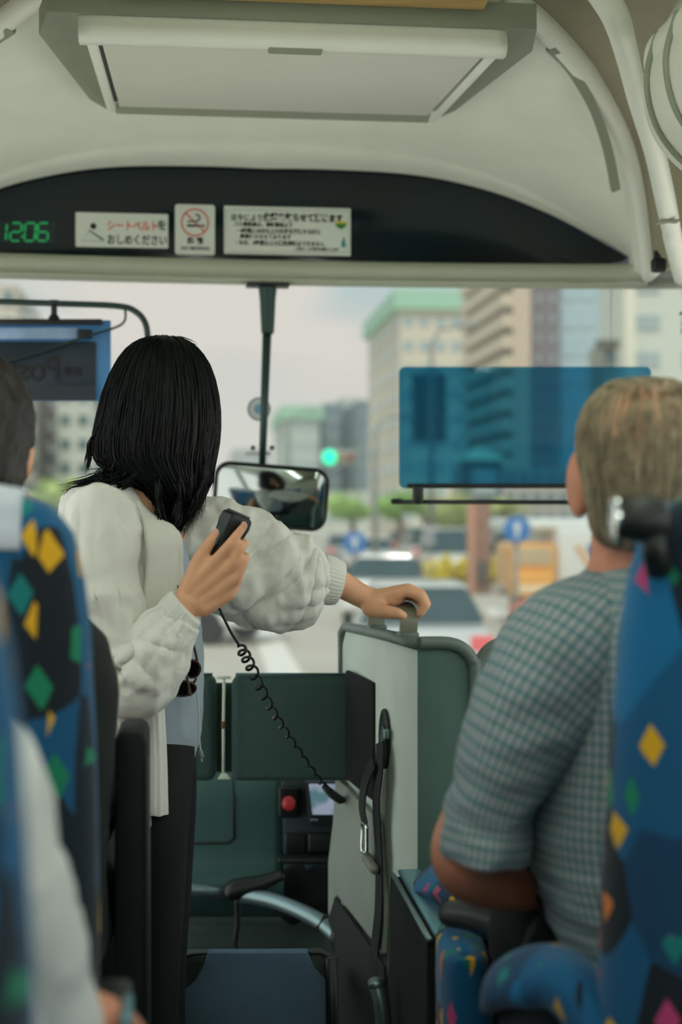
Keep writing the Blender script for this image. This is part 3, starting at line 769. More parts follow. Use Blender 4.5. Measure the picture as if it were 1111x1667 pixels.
part('shaft', bbox(bg_px(770, 41), bg_px(797, 41), 40.8, 41.3, GZ, hz(815, 41), .05), mat('red_brown_pillar', (150, 112, 92), .8, var=.15, nscale=2), t)
part('edge_strip', bbox(bg_px(764, 41), bg_px(771, 41), 40.75, 41.3, GZ, hz(815, 41), .02), mat('salmon_strip', (204, 150, 124), .8), t)
part('lower_panel', bbox(bg_px(776, 41), bg_px(790, 41), 40.7, 40.8, GZ+.3, hz(915, 41), .02), mat('pillar_dark', (88, 84, 78), .7), t)

# ---- street furniture
m_pole = mat('galvanised_pole', (150, 156, 150), .5, .4)
t = thing('traffic_light', 'traffic light showing green above the road', 'traffic light', B(bg_px(537, 48), 48, GZ))
zl = hz(744, 48); xc = bg_px(537, 48)
part('housing', bbox(xc-.28, xc+.95, 48.05, 48.3, zl-.26, zl+.26, .08), mat('signal_grey', (150, 156, 152), .6), t)
part('green_lens', lathe(B(xc, 48.03, zl), -BYV, [(.25, 0), (.22, .04), (.1, .07), (.001, .075)], 18), mat('green_signal_glow', (0, 240, 180), .3, var=0, emis=3.0), t)
for i, cc in enumerate(((150, 130, 60), (140, 60, 56))): part('dark_lens', lathe(B(xc+.36*(i+1), 48.03, zl), -BYV, [(.15, 0), (.1, .04), (.001, .05)], 14), mat('unlit_lens_%d' % i, cc, .4), t)
part('mast', tube([B(xc+1.6, 48.3, GZ), B(xc+1.6, 48.3, zl+.2), B(xc+.4, 48.3, zl+.2)], .09, 8), m_pole, t)
def round_sign(label, px, py, D, rpx, cols):
    c = P(px, py, D); r = rpx*D/F
    t = thing('road_sign', label, 'road sign', V((c.x, c.y, GZ)), 'round blue road signs')
    part('pole', tube([V((c.x, c.y+.08, GZ)), V((c.x, c.y+.08, c.z))], .04, 8), m_pole, t)
    part('disc', lathe(c, V((0, -1, 0)), [(r, 0), (r, .03), (r*.92, .035)], 24), mat('road_sign_blue', (36, 120, 190), .5), t)
    ar = [c+V((x*r, -.045, z*r)) for x, z in ((-.12, -.6), (.12, -.6), (.12, .1), (.42, .1), (0, .65), (-.42, .1), (-.12, .1))]
    part('white_arrow', plate(ar, V((0, -1, 0)), .01, 0), mat('road_sign_white', (226, 232, 232), .5), t)
round_sign('round blue road sign with white arrow right of the brown pillar', 842, 862, 25, 22, 0)
round_sign('round blue road sign behind the reaching sleeve', 578, 884, 34, 19, 0)
for lab, px, py, D in (('grey lamp post under the visor', 703, 560, 52), ('pale lamp post left of the green light', 470, 690, 80), ('thin lamp post right of the slate towers', 612, 700, 75)):
    c = P(px, py, D)
    t = thing('lamp_post', lab, 'lamp post', V((c.x, c.y, GZ)), 'lamp posts')
    part('pole', tube([V((c.x, c.y, GZ)), V((c.x, c.y, c.z)), V((c.x+.3, c.y, c.z+.5)), V((c.x+1.2, c.y, c.z+.7))], [.11, .08, .06, .05], 8), m_pole, t)
    part('lantern', rbox(V((c.x+1.4, c.y, c.z+.7)), (.7, .3, .14), .05), m_pole, t)
t = thing('bus_shelter', 'small green roofed kiosk seen through the blue visor', 'kiosk', B(bg_px(785, 58), 58, GZ))
zk = hz(735, 58); xk = bg_px(785, 58)
part('roof', M([B(xk-1.1, 57.2, zk-.35), B(xk+1.1, 57.2, zk-.35), B(xk+1.1, 59.2, zk-.35), B(xk-1.1, 59.2, zk-.35), B(xk-.1, 58.2, zk+.25)], [(3, 2, 1, 0), (0, 1, 4), (1, 2, 4), (2, 3, 4), (3, 0, 4)]), mat('kiosk_green', (222, 236, 196), .7), t)
part('booth', bbox(xk-.75, xk+.75, 57.5, 58.9, GZ, zk-.34, .03), mat('kiosk_dark', (92, 112, 116), .7), t)
part('hatch', bbox(xk-.5, xk+.5, 57.42, 57.5, zk-1.8, zk-.7, .02), m_win2, t)

# ---- vehicles
m_tyre = mat('tyre_rubber', (26, 30, 30), .85)
m_carglass = mat('car_glass', (40, 74, 80), .08, var=.2, nscale=1)
m_tail = mat('red_tail_lamp', (232, 104, 108), .3, var=.05, emis=.35)
m_head = mat('bright_head_lamp', (255, 250, 240), .2, var=0, emis=6.0)
CARP = {'sedan': ([(-2.2, .35), (-2.25, .75), (-2.1, .98), (-1.45, 1.02), (1.0, 1.0), (1.9, .88), (2.2, .72), (2.22, .35)], [(-1.55, 1.0), (-1.0, 1.42), (.25, 1.46), (1.05, 1.0)], .82, .62),
        'van': ([(-2.1, .35), (-2.14, 1.0), (-2.12, 1.05), (1.5, 1.05), (2.0, .9), (2.1, .35)], [(-2.1, 1.0), (-1.98, 1.78), (.7, 1.82), (1.55, 1.02)], .84, .72)}
def car(label, kind, paint, x, y, head, beam=False, group='cars in the street'):
    """A car whose nose points along heading head (degrees from the coach axis, 0 = driving away)."""
    t = thing('car', label, 'car', B(x, y, GZ), group)
    a = radians(head); fw = BYV*cos(a)+BX*sin(a); rt = BX*cos(a)-BYV*sin(a); o = B(x, y, GZ)
    m = mat('paint_%s' % paint[0], paint[1], .3, var=.03, coat=.5)
    low, cab, wl, wc = CARP[kind]
    def L(f, s, z): return o+fw*f+rt*s+UP*z
    def slab(pr, w, tap=0.0):
        bm = bmesh.new(); zs = [z for _, z in pr]; z0, z1 = min(zs), max(zs)
        s1 = [bm.verts.new(L(f, -(w-tap*(z-z0)/(z1-z0)), z)) for f, z in pr]; s2 = [bm.verts.new(L(f, w-tap*(z-z0)/(z1-z0), z)) for f, z in pr]
        bm.faces.new(s1); bm.faces.new(s2[::-1]); n = len(pr)
        for i in range(n): bm.faces.new((s1[i], s2[i], s2[(i+1) % n], s1[(i+1) % n]))
        bmesh.ops.recalc_face_normals(bm, faces=bm.faces)
        bmesh.ops.bevel(bm, geom=bm.edges[:], offset=.05, segments=2, affect='EDGES')
        return shade_auto(from_bm(bm))
    part('body', slab(low, wl, .04), m, t)
    part('glasshouse', slab(cab, wl-.03, wl-wc), m_carglass, t)
    tp = max(z for _, z in cab); fs = [f for f, z in cab]
    part('roof', slab([(fs[1]+.02, tp-.06), (fs[1]+.06, tp+.02), (fs[2]-.04, tp+.02), (fs[2]+.04, tp-.06)], wc+.02, .03), m, t)
    for f in (-1.35, 1.35):
        for s in (-1, 1): part('wheel', lathe(L(f, s*(wl-.16), .32), rt*s, [(.001, 0), (.3, 0), (.32, .03), (.32, .15), (.28, .18), (.18, .17), (.001, .17)], 18), m_tyre, t)
    for s in (-1, 1):
        part('tail_lamp', rbox(L(-2.2, s*(wl-.16), .82), (.28, .06, .2), .02, (rt, fw, UP)), m_tail, t)
        part('head_lamp', rbox(L(2.17, s*(wl-.2), .68), (.3, .06, .16), .02, (rt, fw, UP)), m_head if beam else m_win2, t)
    part('bumper', rbox(L(-2.22, 0, .48), (wl*1.9, .1, .2), .04, (rt, fw, UP)), m, t)
    part('number_plate', rbox(L(-2.28, 0, .55), (.33, .02, .16), .005, (rt, fw, UP)), mat('plate_white', (226, 230, 222), .5), t)
    return t
WH, SL, GY, DK = ('white', (232, 232, 226)), ('silver', (196, 202, 200)), ('grey', (140, 150, 150)), ('dark', (60, 74, 80))
car('silver hatchback just beyond the partition handle', 'sedan', SL, bg_px(676, 19), 19, 5)
car('white sedan crossing behind the reaching hand', 'sedan', WH, bg_px(632, 31), 31, 12)
car('white car at the left below the sleeve', 'sedan', WH, bg_px(265, 27), 27, -62)
car('white car queueing beyond the white sedan', 'sedan', WH, bg_px(600, 53), 53, 0)
car('grey car far along the road', 'sedan', GY, bg_px(560, 60), 60, 2)
car('pale van far along the road left of the flower bed', 'van', WH, bg_px(690, 58), 58, 0)
car('white car with a bright lamp left of the brown pillar', 'van', WH, bg_px(735, 48), 48, 180, True)
car('white minibus right of the brown pillar', 'van', WH, bg_px(842, 47), 47, 180)
car('dark car between the distant white cars', 'sedan', DK, bg_px(655, 70), 70, 0)
car('oncoming car with lit head lamps under the mirror', 'sedan', WH, bg_px(437, 44), 44, 180, True)
car('silver car behind the truck', 'sedan', SL, bg_px(945, 40), 40, 90)
# truck: yellow cab, white body with blue and orange slanting stripes, orange bumper
xt, yt = bg_px(884, 29), 29
t = thing('truck', 'yellow cabbed truck with a white striped body', 'truck', B(xt, yt, GZ))
my = mat('truck_yellow', (236, 168, 70), .4, var=.04, coat=.4); mwh = mat('truck_white', (224, 226, 220), .5, var=.03)
part('cab', bbox(xt-.62, xt+.32, yt, yt+1.8, GZ+.75, GZ+1.75, .12), my, t)
part('windscreen', bbox(xt-.5, xt+.2, yt-.03, yt+.06, GZ+1.28, GZ+1.66, .02), mat('truck_screen', (196, 176, 140), .15), t)
part('bonnet', bbox(xt-.7, xt+.2, yt-.35, yt+.3, GZ+.62, GZ+1.15, .1), my, t)
part('grille', bbox(xt-.6, xt+.1, yt-.38, yt-.33, GZ+.72, GZ+.9, .01), mat('truck_grille', (236, 214, 170), .4), t)
part('bumper', bbox(xt-.75, xt+.3, yt-.45, yt-.2, GZ+.28, GZ+.55, .05), mat('orange_red_bumper', (232, 120, 84), .5), t)
part('body', bbox(xt+.36, xt+2.2, yt+.1, yt+4.5, GZ+.6, GZ+2.05, .08), mwh, t)
part('roof', bbox(xt-.2, xt+2.1, yt+.3, yt+4.5, GZ+2.02, GZ+2.25, .08), mat('truck_roof', (232, 236, 230), .5), t)
for nm, a0, w, mm in (('blue_stripe', .95, .22, mat('truck_blue', (10, 96, 160), .5)), ('orange_stripe', .70, .12, mat('truck_orange', (232, 170, 110), .5))):
    part(nm, plate([B(xt+a0, yt+.085, GZ+1.7), B(xt+a0+w, yt+.085, GZ+1.7), B(xt+a0+w+.55, yt+.085, GZ+.85), B(xt+a0+.55, yt+.085, GZ+.85)], -BYV, .02, 0), mm, t)
part('skirt', bbox(xt+.3, xt+2.2, yt+.05, yt+.3, GZ+.3, GZ+.62, .03), mat('lime_skirt', (206, 206, 70), .6), t)
for x in (-.5, .2, 1.9):
    part('wheel', lathe(B(xt+x, yt+.6, GZ+.36), BX, [(.001, 0), (.34, 0), (.36, .04), (.36, .2), (.3, .22), (.001, .2)], 16), m_tyre, t)
# ------------------------------------------------------------------ things at the windscreen
# interior mirror on a stem
t = thing('interior_mirror', 'rounded black framed interior mirror hanging on a slim stem', 'mirror', P(440, 862, 3.89))
part('ceiling_plate', rbox(P(436, 465, 3.94), (.12, .06, .008), .003), m_black, t)
part('collar', lathe(P(436, 468, 3.94), V((0, 0, -1)), [(.015, 0), (.026, .002), (.0225, .032), (.018, .125), (.014, .129), (.013, .13)], 20), mat('dark_green_stem', (40, 66, 62), .35, .3), t)
part('stem', tube([P(435, 540, 3.94), P(431, 650, 3.92), P(427, 760, 3.91)], [.013, .0113, .0097], 12), mat('dark_green_stem', (40, 66, 62), .35, .3), t)
a = radians(-4.5); mr = V((cos(a), .04, sin(a))).normalized(); mu = V((-sin(a), -.11, cos(a))).normalized(); mu = (mu-mr*mu.dot(mr)).normalized(); mn = mr.cross(mu)  # mn points to the rear
c = P(441, 808, 3.89)
o = part('frame', plate([c+mr*x+mu*z for x, z in rrect(.308, .168, .037)], -mn, .03, .008), m_black, t)
bead = rrect(.306, .166, .037)
part('bead', tube([c+mr*x+mu*z+mn*.002 for x, z in bead+[bead[0]]], .005, 8), m_black, t)
mm, tt, bb = newmat('mirror_silver'); bb.inputs['Base Color'].default_value = (.36, .41, .40, 1); bb.inputs['Metallic'].default_value = 1; bb.inputs['Roughness'].default_value = .06
part('mirror_glass', plate([c+mr*x+mu*z+mn*.001 for x, z in rrect(.293, .153, .032)], mn, .002, .0006), mm, t)
# little stickers on the windscreen
t = thing('round_sticker', 'small round inspection sticker on the windscreen beside the stem', 'sticker', P(422, 690, 4.02))
c = P(422, 666, 4.02)
part('disc', lathe(c, V((0, -1, 0)), [(.030, 0), (.030, .001), (.021, .0012)], 24), mat('sticker_pale', (196, 206, 208), .5), t)
part('centre', lathe(c+V((0, -.0015, 0)), V((0, -1, 0)), [(.014, 0), (.014, .0008)], 20), mat('sticker_blue', (110, 160, 186), .5), t)
part('rim', tube([c+V((cos(2*pi*i/24)*.031, -.001, sin(2*pi*i/24)*.031)) for i in range(25)], .003, 6), mat('sticker_grey', (150, 160, 158), .5), t)
t = thing('sensor_bracket', 'small clear bracket with two dark dots low on the windscreen', 'bracket', P(422, 745, 4.02))
part('bar', rbox(P(420, 738, 4.02), (.075, .008, .014), .004), mat('bracket_clear', (206, 212, 208), .4), t)
for px in (412, 443): part('dot', lathe(P(px, 729, 4.015), V((0, -1, 0)), [(.007, 0), (.006, .006), (.001, .007)], 12), mat('dot_teal', (30, 70, 72), .5), t)

wd = (B(1.4, 3.46, 0)-B(1.33, 3.8, 0)).normalized()
t = thing('window_lettering', 'teal character and bar stuck on the quarter window at the right edge', 'lettering', B(1.335, 3.775, 1.78))
part('character', text('え', .046, B(1.332, 3.775, 1.79)-V((.004, .004, 0)), wd, UP, 'LEFT', .0004, 1.0, .0006), mat('teal_sticker', (104, 150, 150), .6), t)
part('bar', ribbon([B(1.332, 3.775, 1.842)-V((.004, .004, 0)), B(1.332, 3.775, 1.842)-V((.004, .004, 0))+wd*.04], UP, .008, .001), mat('teal_sticker', (104, 150, 150), .6), t)
# blue see-through visor at the driver's side
t = thing('sun_visor', 'blue see-through sun visor on a black rail before the driver', 'sun visor', P(850, 822, 3.72))
c = (P(650, 597, 3.72)+P(1061, 795, 3.72))/2; w, h = .66, .318
part('tinted_sheet', plate([c+V((x, 0, z)) for x, z in rrect(w, h, .016)], V((0, 1, 0)), .003, 0), film('blue_visor_film', (.23, .54, .70, 1), .03, .09, (.0, .30, .44, 1)), t)
part('clamp_bar', rbox(P(850, 791, 3.71), (.60, .012, .013), .004, (V((1, 0, 0)), V((0, 1, 0)), UP)), m_black, t)
part('rail', tube([P(646, 817, 3.70), P(1080, 818, 3.70), P(1190, 819, 3.62)], .0062, 10), m_black, t)
part('rail_knob', capsule(P(641, 816, 3.70), P(653, 816, 3.70), .008, .008), m_black, t)
part('rail_clamp', rbox(P(681, 805, 3.70), (.028, .03, .052), .008, (V((1, 0, 0)), V((0, 1, 0)), UP)), m_black, t)
part('rail_clamp', rbox(P(1010, 805, 3.70), (.028, .03, .052), .008, (V((1, 0, 0)), V((0, 1, 0)), UP)), m_black, t)

# hanging sign board at the left, read from behind
t = thing('hanging_sign_board', 'dark blue sign board with mirrored lettering hanging from a curved rail', 'sign board', P(60, 652, 3.72))
m_rail = mat('dark_green_rail', (34, 58, 54), .4, .2)
part('rail', ctube([P(-260, 488, 3.72), P(-90, 490, 3.72), P(0, 491, 3.72), P(90, 494, 3.72), P(190, 498, 3.72), P(222, 508, 3.72), P(238, 530, 3.72), P(241, 566, 3.72)], .0082, 40, 12), m_rail, t)
part('hanger', lathe(P(88, 489, 3.72), V((0, 0, -1)), [(.014, 0), (.013, .012), (.008, .016), (.008, .036), (.014, .044), (.016, .05)], 14), m_black, t)
def brd(x0, y0, x1, y1, Y, th, m, name, bev=.002, parent=None):
    return part(name, plate([P(x0, y0, Y), P(x1, y0, Y), P(x1, y1, Y), P(x0, y1, Y)], V((0, 1, 0)), th, bev), m, parent or t)
brd(-100, 521, 180, 653, 3.73, .008, mat('bright_blue_board', (70, 130, 186), .45, var=.2, nscale=5), 'board')
brd(-100, 519, 166, 528, 3.715, .012, m_black, 'clamp_bar')
brd(-100, 533, 126, 552, 3.722, .006, mat('pale_blue_band', (142, 172, 206), .4, var=.25, nscale=9), 'light_band')
dk = brd(-100, 556, 155, 652, 3.72, .008, mat('ink_blue_panel', (22, 38, 54), .4, var=.2), 'dark_panel')
m_let = mat('faded_black_lettering', (8, 14, 22), .6)
part('lettering', text('Post', .090, P(99, 619, 3.716), V((-1, 0, 0)), UP, 'LEFT', .0004, .88, .001), m_let, t)
part('lettering', text('郵便', .026, P(134, 610, 3.716), V((-1, 0, 0)), UP, 'LEFT', .0004), m_let, t)
part('footer_band', plate([P(-100, 627, 3.717), P(155, 627, 3.717), P(155, 652, 3.717), P(-100, 652, 3.717)], V((0, 1, 0)), .002, 0), mat('ink_blue_footer', (14, 30, 46), .4), t)
part('clip', rbox(P(139, 544, 3.712), (.036, .012, .024), .004), m_black, t)
part('wiper_arm', ctube([P(204, 504, 3.70), P(203, 522, 3.70), P(188, 533, 3.70), P(140, 548, 3.70), P(60, 574, 3.70), P(-40, 604, 3.70)], .0032, 30, 8), m_rail, t)

# ------------------------------------------------------------------ driver's partition
XA, YA = .148, 2.75                                              # near corner
dd = V((-.310, .951, 0)).normalized(); xx = V((dd.y, -dd.x, 0)) # along the left face, outward is -xx
A = V((XA, YA, 0)); Lf = .475
t = thing('driver_partition', 'grey padded partition behind the driver with a strap handle on top', 'partition', V((.15, 2.95, 0)))
def pf(s, z, off=0.0): return A+dd*s-xx*off+UP*z                 # point on the left face
outl = [(0, .05), (Lf+.03, .05), (Lf+.03, .45), (Lf, .75), (Lf, 1.0), (Lf-.03, 1.040), (.02, 1.046), (0, 1.04)]
part('side_panel', plate([pf(s, z) for s, z in outl], xx, .028, .006), m_part, t)
# front panel facing the camera with rounded right shoulder
fx = V((1, .04, 0)).normalized(); fn = V((.04, -1, 0)).normalized()
def ff(a, z, off=0.0): return A+fx*a+UP*z+fn*off
fo = [(0, .05), (.112, .05), (.112, .98), (.106, 1.012), (.09, 1.034), (.06, 1.046), (0, 1.046)]
part('front_panel', plate([ff(a, z) for a, z in fo], -fn, .03, .004), m_part2, t)
part('edge_piping', tube([V(q2) for q2 in catmull([tuple(ff(a, z, .002)) for a, z in ((.004, 1.047), (.06, 1.046), (.09, 1.034), (.107, 1.01), (.112, .97), (.112, .6), (.112, .06))], 50)], .0125, 12), m_pad, t)
part('top_cap', tube([pf(.0, 1.046), pf(.15, 1.047), pf(.3, 1.046), pf(Lf-.03, 1.044), pf(Lf-.003, 1.028), pf(Lf, .99), pf(Lf, .76)], [.0135, .0125, .0115, .011, .010, .008, .006], 12), m_pad, t)
part('back_panel', plate([pf(Lf-.02, .05, -.03), pf(Lf-.02, .05, -.14), pf(Lf-.02, 1.03, -.14), pf(Lf-.02, 1.03, -.03)], -dd, .02, .004), m_part2, t)
part('core', M([pf(.02, .06, -.025), ff(.10, .06, -.02), pf(Lf-.04, .06, -.13), pf(Lf-.04, .06, -.025)]+[p+UP*.965 for p in (pf(.02, .06, -.025), ff(.10, .06, -.02), pf(Lf-.04, .06, -.13), pf(Lf-.04, .06, -.025))], [(0, 1, 2, 3), (7, 6, 5, 4), (0, 4, 5, 1), (1, 5, 6, 2), (2, 6, 7, 3), (3, 7, 4, 0)]), m_part2, t)
# strap handle standing on the top edge
hd = [pf(.085, 1.045, -.012), pf(.08, 1.085, -.012), pf(.095, 1.108, -.012), pf(.14, 1.116, -.012), pf(.22, 1.116, -.012), pf(.262, 1.106, -.012), pf(.275, 1.08, -.012), pf(.272, 1.045, -.012)]
part('strap_handle', ribbon(hd, xx, .036, .007, 50), mat('olive_grey_strap', (128, 130, 112), .4, .2, var=.1), t)
for s in (.085, .272): part('handle_foot', rbox(pf(s, 1.056, -.012), (.04, .03, .01), .004, (xx, dd, UP)), m_pad, t)
# oval belt guide and seat belt on the left face
ov = [(.175+.028*cos(2*pi*i/24), .835+.062*sin(2*pi*i/24)) for i in range(24)]
part('belt_guide', plate([pf(s, z, .001) for s, z in ov], -xx, .008, .003), m_black, t)
part('belt_slot', plate([pf(s, z, .01) for s, z in [(.165+.016*cos(2*pi*i/16), .82+.045*sin(2*pi*i/16)) for i in range(16)]], -xx, .003, .001), m_dark, t)
part('guide_clip', rbox(pf(.145, .85, .012), (.012, .012, .02), .003, (dd, xx, UP)), m_steel, t)
# lower cover plate, dark foot
part('lower_cover', plate([pf(s, z, .003) for s, z in ((.19, .665), (Lf, .705), (Lf+.02, .60), (Lf+.055, .50), (Lf+.055, .35), (Lf-.01, .44), (.16, .40), (.15, .5))], -xx, .012, .004), mat('pale_grey_cover', (140, 148, 138), .6, var=.06, bump=.25, bscale=420), t)
part('foot_panel', plate([pf(s, z, .017) for s, z in ((.10, .02), (Lf+.055, .02), (Lf+.055, .34), (Lf-.02, .44), (.13, .385))], -xx, .006, .002), m_blackm, t)
t2 = thing('seat_belt', 'black seat belt with a steel tongue hanging on the grey partition', 'seat belt', pf(.16, .2, .02))
bl = [pf(.165, .83, .018), pf(.152, .78, .024), pf(.165, .72, .026), pf(.172, .66, .022), pf(.165, .58, .02), pf(.17, .48, .02), pf(.19, .38, .022), pf(.19, .2, .024)]
part('webbing', ribbon(bl, dd, .040, .003, 40), m_blackm, t2)
part('loose_webbing', ribbon([pf(.17, .79, .03), pf(.20, .745, .038), pf(.215, .69, .04), pf(.205, .655, .036)], dd, .036, .003, 20), m_black, t2)
cx0 = pf(.21, .625, .036)
tg = rrect(.03, .06, .008)
part('tongue', tube([cx0+dd*x*1.0+UP*z for x, z in tg+[tg[0]]], .0038, 8), m_chrome, t2)
part('stopper', capsule(pf(.215, .585, .03), pf(.165, .572, .03), .0115, .0105), mat('taupe_stopper', (120, 124, 112), .5), t2)

# second padded panel right of it, mostly behind the man
t = thing('driver_seat_panel', 'grey padded panel edge between the partition and the checked shirt', 'panel', P(830, 1400, 2.72))
po = [(772, 1660), (772, 1120), (776, 1085), (790, 1058), (812, 1044), (850, 1040), (960, 1040), (960, 1660)]
part('panel', plate([P(a, b2, 2.78) for a, b2 in po], V((0, 1, 0)), .05, .01), m_part2, t)
part('edge_piping', ctube([P(773, 1640, 2.775), P(773, 1300, 2.775), P(773, 1120, 2.775), P(778, 1085, 2.775), P(792, 1060, 2.775), P(814, 1047, 2.775), P(850, 1043, 2.775), P(950, 1043, 2.775)], .011, 60, 12), m_pad, t)
part('corner_pad', rbox(P(850, 1037, 2.80), (.085, .06, .026), .01, (V((1, 0, 0)), V((0, 1, 0)), UP)), m_pad, t)

# ------------------------------------------------------------------ guard panel across the entrance, in two halves held by an elastic
def guard(name, lab, x0, x1, rnd):
    t = thing(name, lab, 'guard panel', P((x0+x1)/2, 1270, 3.16), 'charcoal guard panels')
    c = (P(x0, 1099, 3.16)+P(x1, 1269, 3.16))/2; w = (x1-x0)*3.16/F; h = 170*3.16/F
    part('padded_board', rbox(c, (w, .06, h), .018, (V((1, 0, 0)), V((0, 1, 0)), UP), 4), m_dark, t)
    part('top_piping', tube([P(x0+6, 1098, 3.135), P(x1-6, 1098, 3.135)], .0035, 8), mat('teal_piping', (58, 92, 90), .5), t)
    return t, c, w, h
guard('guard_panel', 'short charcoal guard panel beside the woman', 150, 352, 0)
t, c, w, h = guard('guard_panel', 'long charcoal guard panel between elastic and partition', 378, 612, 0)
part('end_cheek', plate([P(571, 1091, 3.12), P(616, 1112, 2.98), P(616, 1305, 2.98), P(571, 1268, 3.12)], V((-1, .2, 0)), .012, .003), mat('deep_black_cheek', (6, 12, 12), .9), t)
part('hinge_backing', rbox(P(365, 1184, 3.2), (.04, .02, .20), .004, (V((1, 0, 0)), V((0, 1, 0)), UP)), m_dark, t)
t = thing('elastic_strap', 'white elastic strap with T shaped hooks joining the guard panels', 'strap', P(365, 1272, 3.12))
ml = mat('white_elastic', (214, 222, 206), .6)
part('cord', tube([P(365, 1104, 3.118), P(364, 1180, 3.116), P(364, 1264, 3.118)], .0034, 8), ml, t)
part('top_hook', rbox(P(364, 1103, 3.118), (.032, .012, .006), .002), ml, t)
part('bottom_hook', plate([P(361, 1258, 3.116), P(369, 1258, 3.116), P(377, 1268, 3.116), P(354, 1268, 3.116)], V((0, -1, 0)), .008, .002), ml, t)
part('cord_lock', rbox(P(364, 1180, 3.116), (.010, .012, .016), .003), mat('brown_lock', (110, 70, 46), .6), t)

# ------------------------------------------------------------------ dashboard, grab rail and low front parts
t = thing('dashboard', 'grey moulded dashboard with a glovebox line under the guard panel', 'dashboard', P(380, 1500, 3.6))
rowsD = []
pr = [(1180, 3.95), (1215, 3.72), (1262, 3.62), (1300, 3.58), (1360, 3.57), (1405, 3.56), (1428, 3.535), (1440, 3.515), (1452, 3.52), (1466, 3.56), (1480, 3.62)]
for py, Y in catmull(pr, 30):
    rowsD.append([P(a, py, Y) for a in [120+i*(462-120)/20 for i in range(21)]])
me = strip(rowsD); part('fascia', evaluated(me, [('SOLIDIFY', dict(thickness=.02, offset=-1))]), m_grey, t)
gl = [P(200, 1374, 3.545), P(372, 1372, 3.545), P(380, 1364, 3.546), P(380, 1300, 3.556), P(380, 1264, 3.59)]
part('glovebox_seam', tube(gl, .003, 6), m_black, t)
part('centre_stack', plate([P(458, 1262, 3.52), P(570, 1262, 3.52), P(570, 1405, 3.50), P(462, 1405, 3.50)], V((0, 1, .05)), .06, .006), mat('dark_slate_plastic', (48, 62, 64), .5, var=.06), t)
part('switch_plate', rbox(P(471, 1306, 3.505), (.052, .02, .075), .006, (V((1, 0, 0)), V((0, 1, 0)), UP)), m_black, t)
sw = part('emergency_switch', lathe(P(471, 1307, 3.49), V((0, -1, 0)), [(.017, 0), (.017, .014), (.015, .019), (.008, .023), (.001, .024)], 24), mat('red_button', (206, 62, 66), .35), t, 'round red push button')
part('screen_frame', plate([P(496, 1272, 3.47), P(572, 1272, 3.47), P(572, 1345, 3.45), P(504, 1345, 3.45)], V((0, 1, 0)), .04, .005), m_black, t)
m_scr, ts, bs = newmat('lit_navigation_screen')
cn = ts.nodes.new('ShaderNodeTexNoise'); cn.inputs['Scale'].default_value = 22; cr = ts.nodes.new('ShaderNodeValToRGB')
cr.color_ramp.elements[0].position = .42; cr.color_ramp.elements[0].color = rgb(96, 136, 146); cr.color_ramp.elements[1].position = .56; cr.color_ramp.elements[1].color = rgb(166, 178, 200)
co = ts.nodes.new('ShaderNodeTexCoord'); ts.links.new(co.outputs['Object'], cn.inputs['Vector']); ts.links.new(cn.outputs['Fac'], cr.inputs[0])
ts.links.new(cr.outputs[0], bs.inputs['Emission Color']); bs.inputs['Emission Strength'].default_value = .55; bs.inputs['Base Color'].default_value = (.02, .03, .03, 1)
part('screen', plate([P(503, 1276, 3.466), P(572, 1276, 3.466), P(572, 1326, 3.452), P(509, 1326, 3.452)], V((0, -1, 0)), .002, 0), m_scr, t)
part('screen_key', rbox(P(512, 1335, 3.446), (.018, .006, .006), .002), m_steel, t)
part('vent_block', rbox(P(481, 1372, 3.49), (.05, .02, .045), .004, (V((1, 0, 0)), V((0, 1, 0)), UP)), m_black, t)
part('radio_slot', rbox(P(535, 1372, 3.485), (.10, .02, .05), .006, (V((1, 0, 0)), V((0, 1, 0)), UP)), m_black, t)
part('ledge', rbox(P(520, 1398, 3.46), (.20, .06, .014), .005, (V((1, 0, 0)), V((0, 1, 0)), UP)), m_black, t)
t = thing('driver_console', 'black curved console hood below the dashboard screen', 'console', P(510, 1500, 3.6))
part('hood', limb([(*P(a, b2, 3.62), r, .09) for a, b2, r in ((462, 1480, .05), (485, 1456, .07), (520, 1444, .072), (560, 1452, .07), (590, 1490, .06))], 20, 24), mat('deep_black_cheek', (6, 12, 12), .9), t)
part('hood_rim', ctube([P(498, 1412, 3.46), P(522, 1401, 3.46), P(540, 1409, 3.46), P(552, 1432, 3.46), P(556, 1460, 3.46)], .008, 24, 8), mat('teal_grey_rim', (70, 98, 100), .4), t)
t = thing('entrance_step_box', 'grey green box behind the jump seat', 'box', P(420, 1660, 3.75))
part('cover', rbox(P(400, 1580, 3.85), (.55, .3, .36), .03, (V((1, 0, 0)), V((0, 1, 0)), UP)), mat('grey_green_box', (62, 78, 72), .6, var=.08, bump=.15), t)
part('kick_plate', rbox(P(400, 1560, 3.685), (.42, .015, .05), .006, (V((1, 0, 0)), V((0, 1, 0)), UP)), m_dark, t)
t = thing('grab_rail', 'bent steel grab rail with black collars behind the jump seat', 'grab rail', P(420, 1560, 3.3))
part('long_tube', ctube([P(388, 1457, 3.42), P(415, 1460, 3.40), P(450, 1468, 3.36), P(490, 1484, 3.30), P(525, 1503, 3.24), P(552, 1527, 3.20)], .0185, 30, 14), m_steel, t)
part('short_tube', tube([P(240, 1444, 3.44), P(300, 1447, 3.44), P(372, 1456, 3.43)], .0165, 14), m_steel, t)
part('joint_collar', limb([(*P(a, b2, 3.42), r, .03) for a, b2, r in ((372, 1456, .018), (380, 1450, .026), (396, 1446, .026), (430, 1436, .018), (462, 1422, .012))], 14, 20), m_black, t)
part('lower_collar', tube([P(520, 1499, 3.24), P(527, 1504, 3.24)], .021, 14), m_black, t)
part('end_fitting', rbox(P(556, 1528, 3.2), (.05, .05, .05), .015), m_black, t)
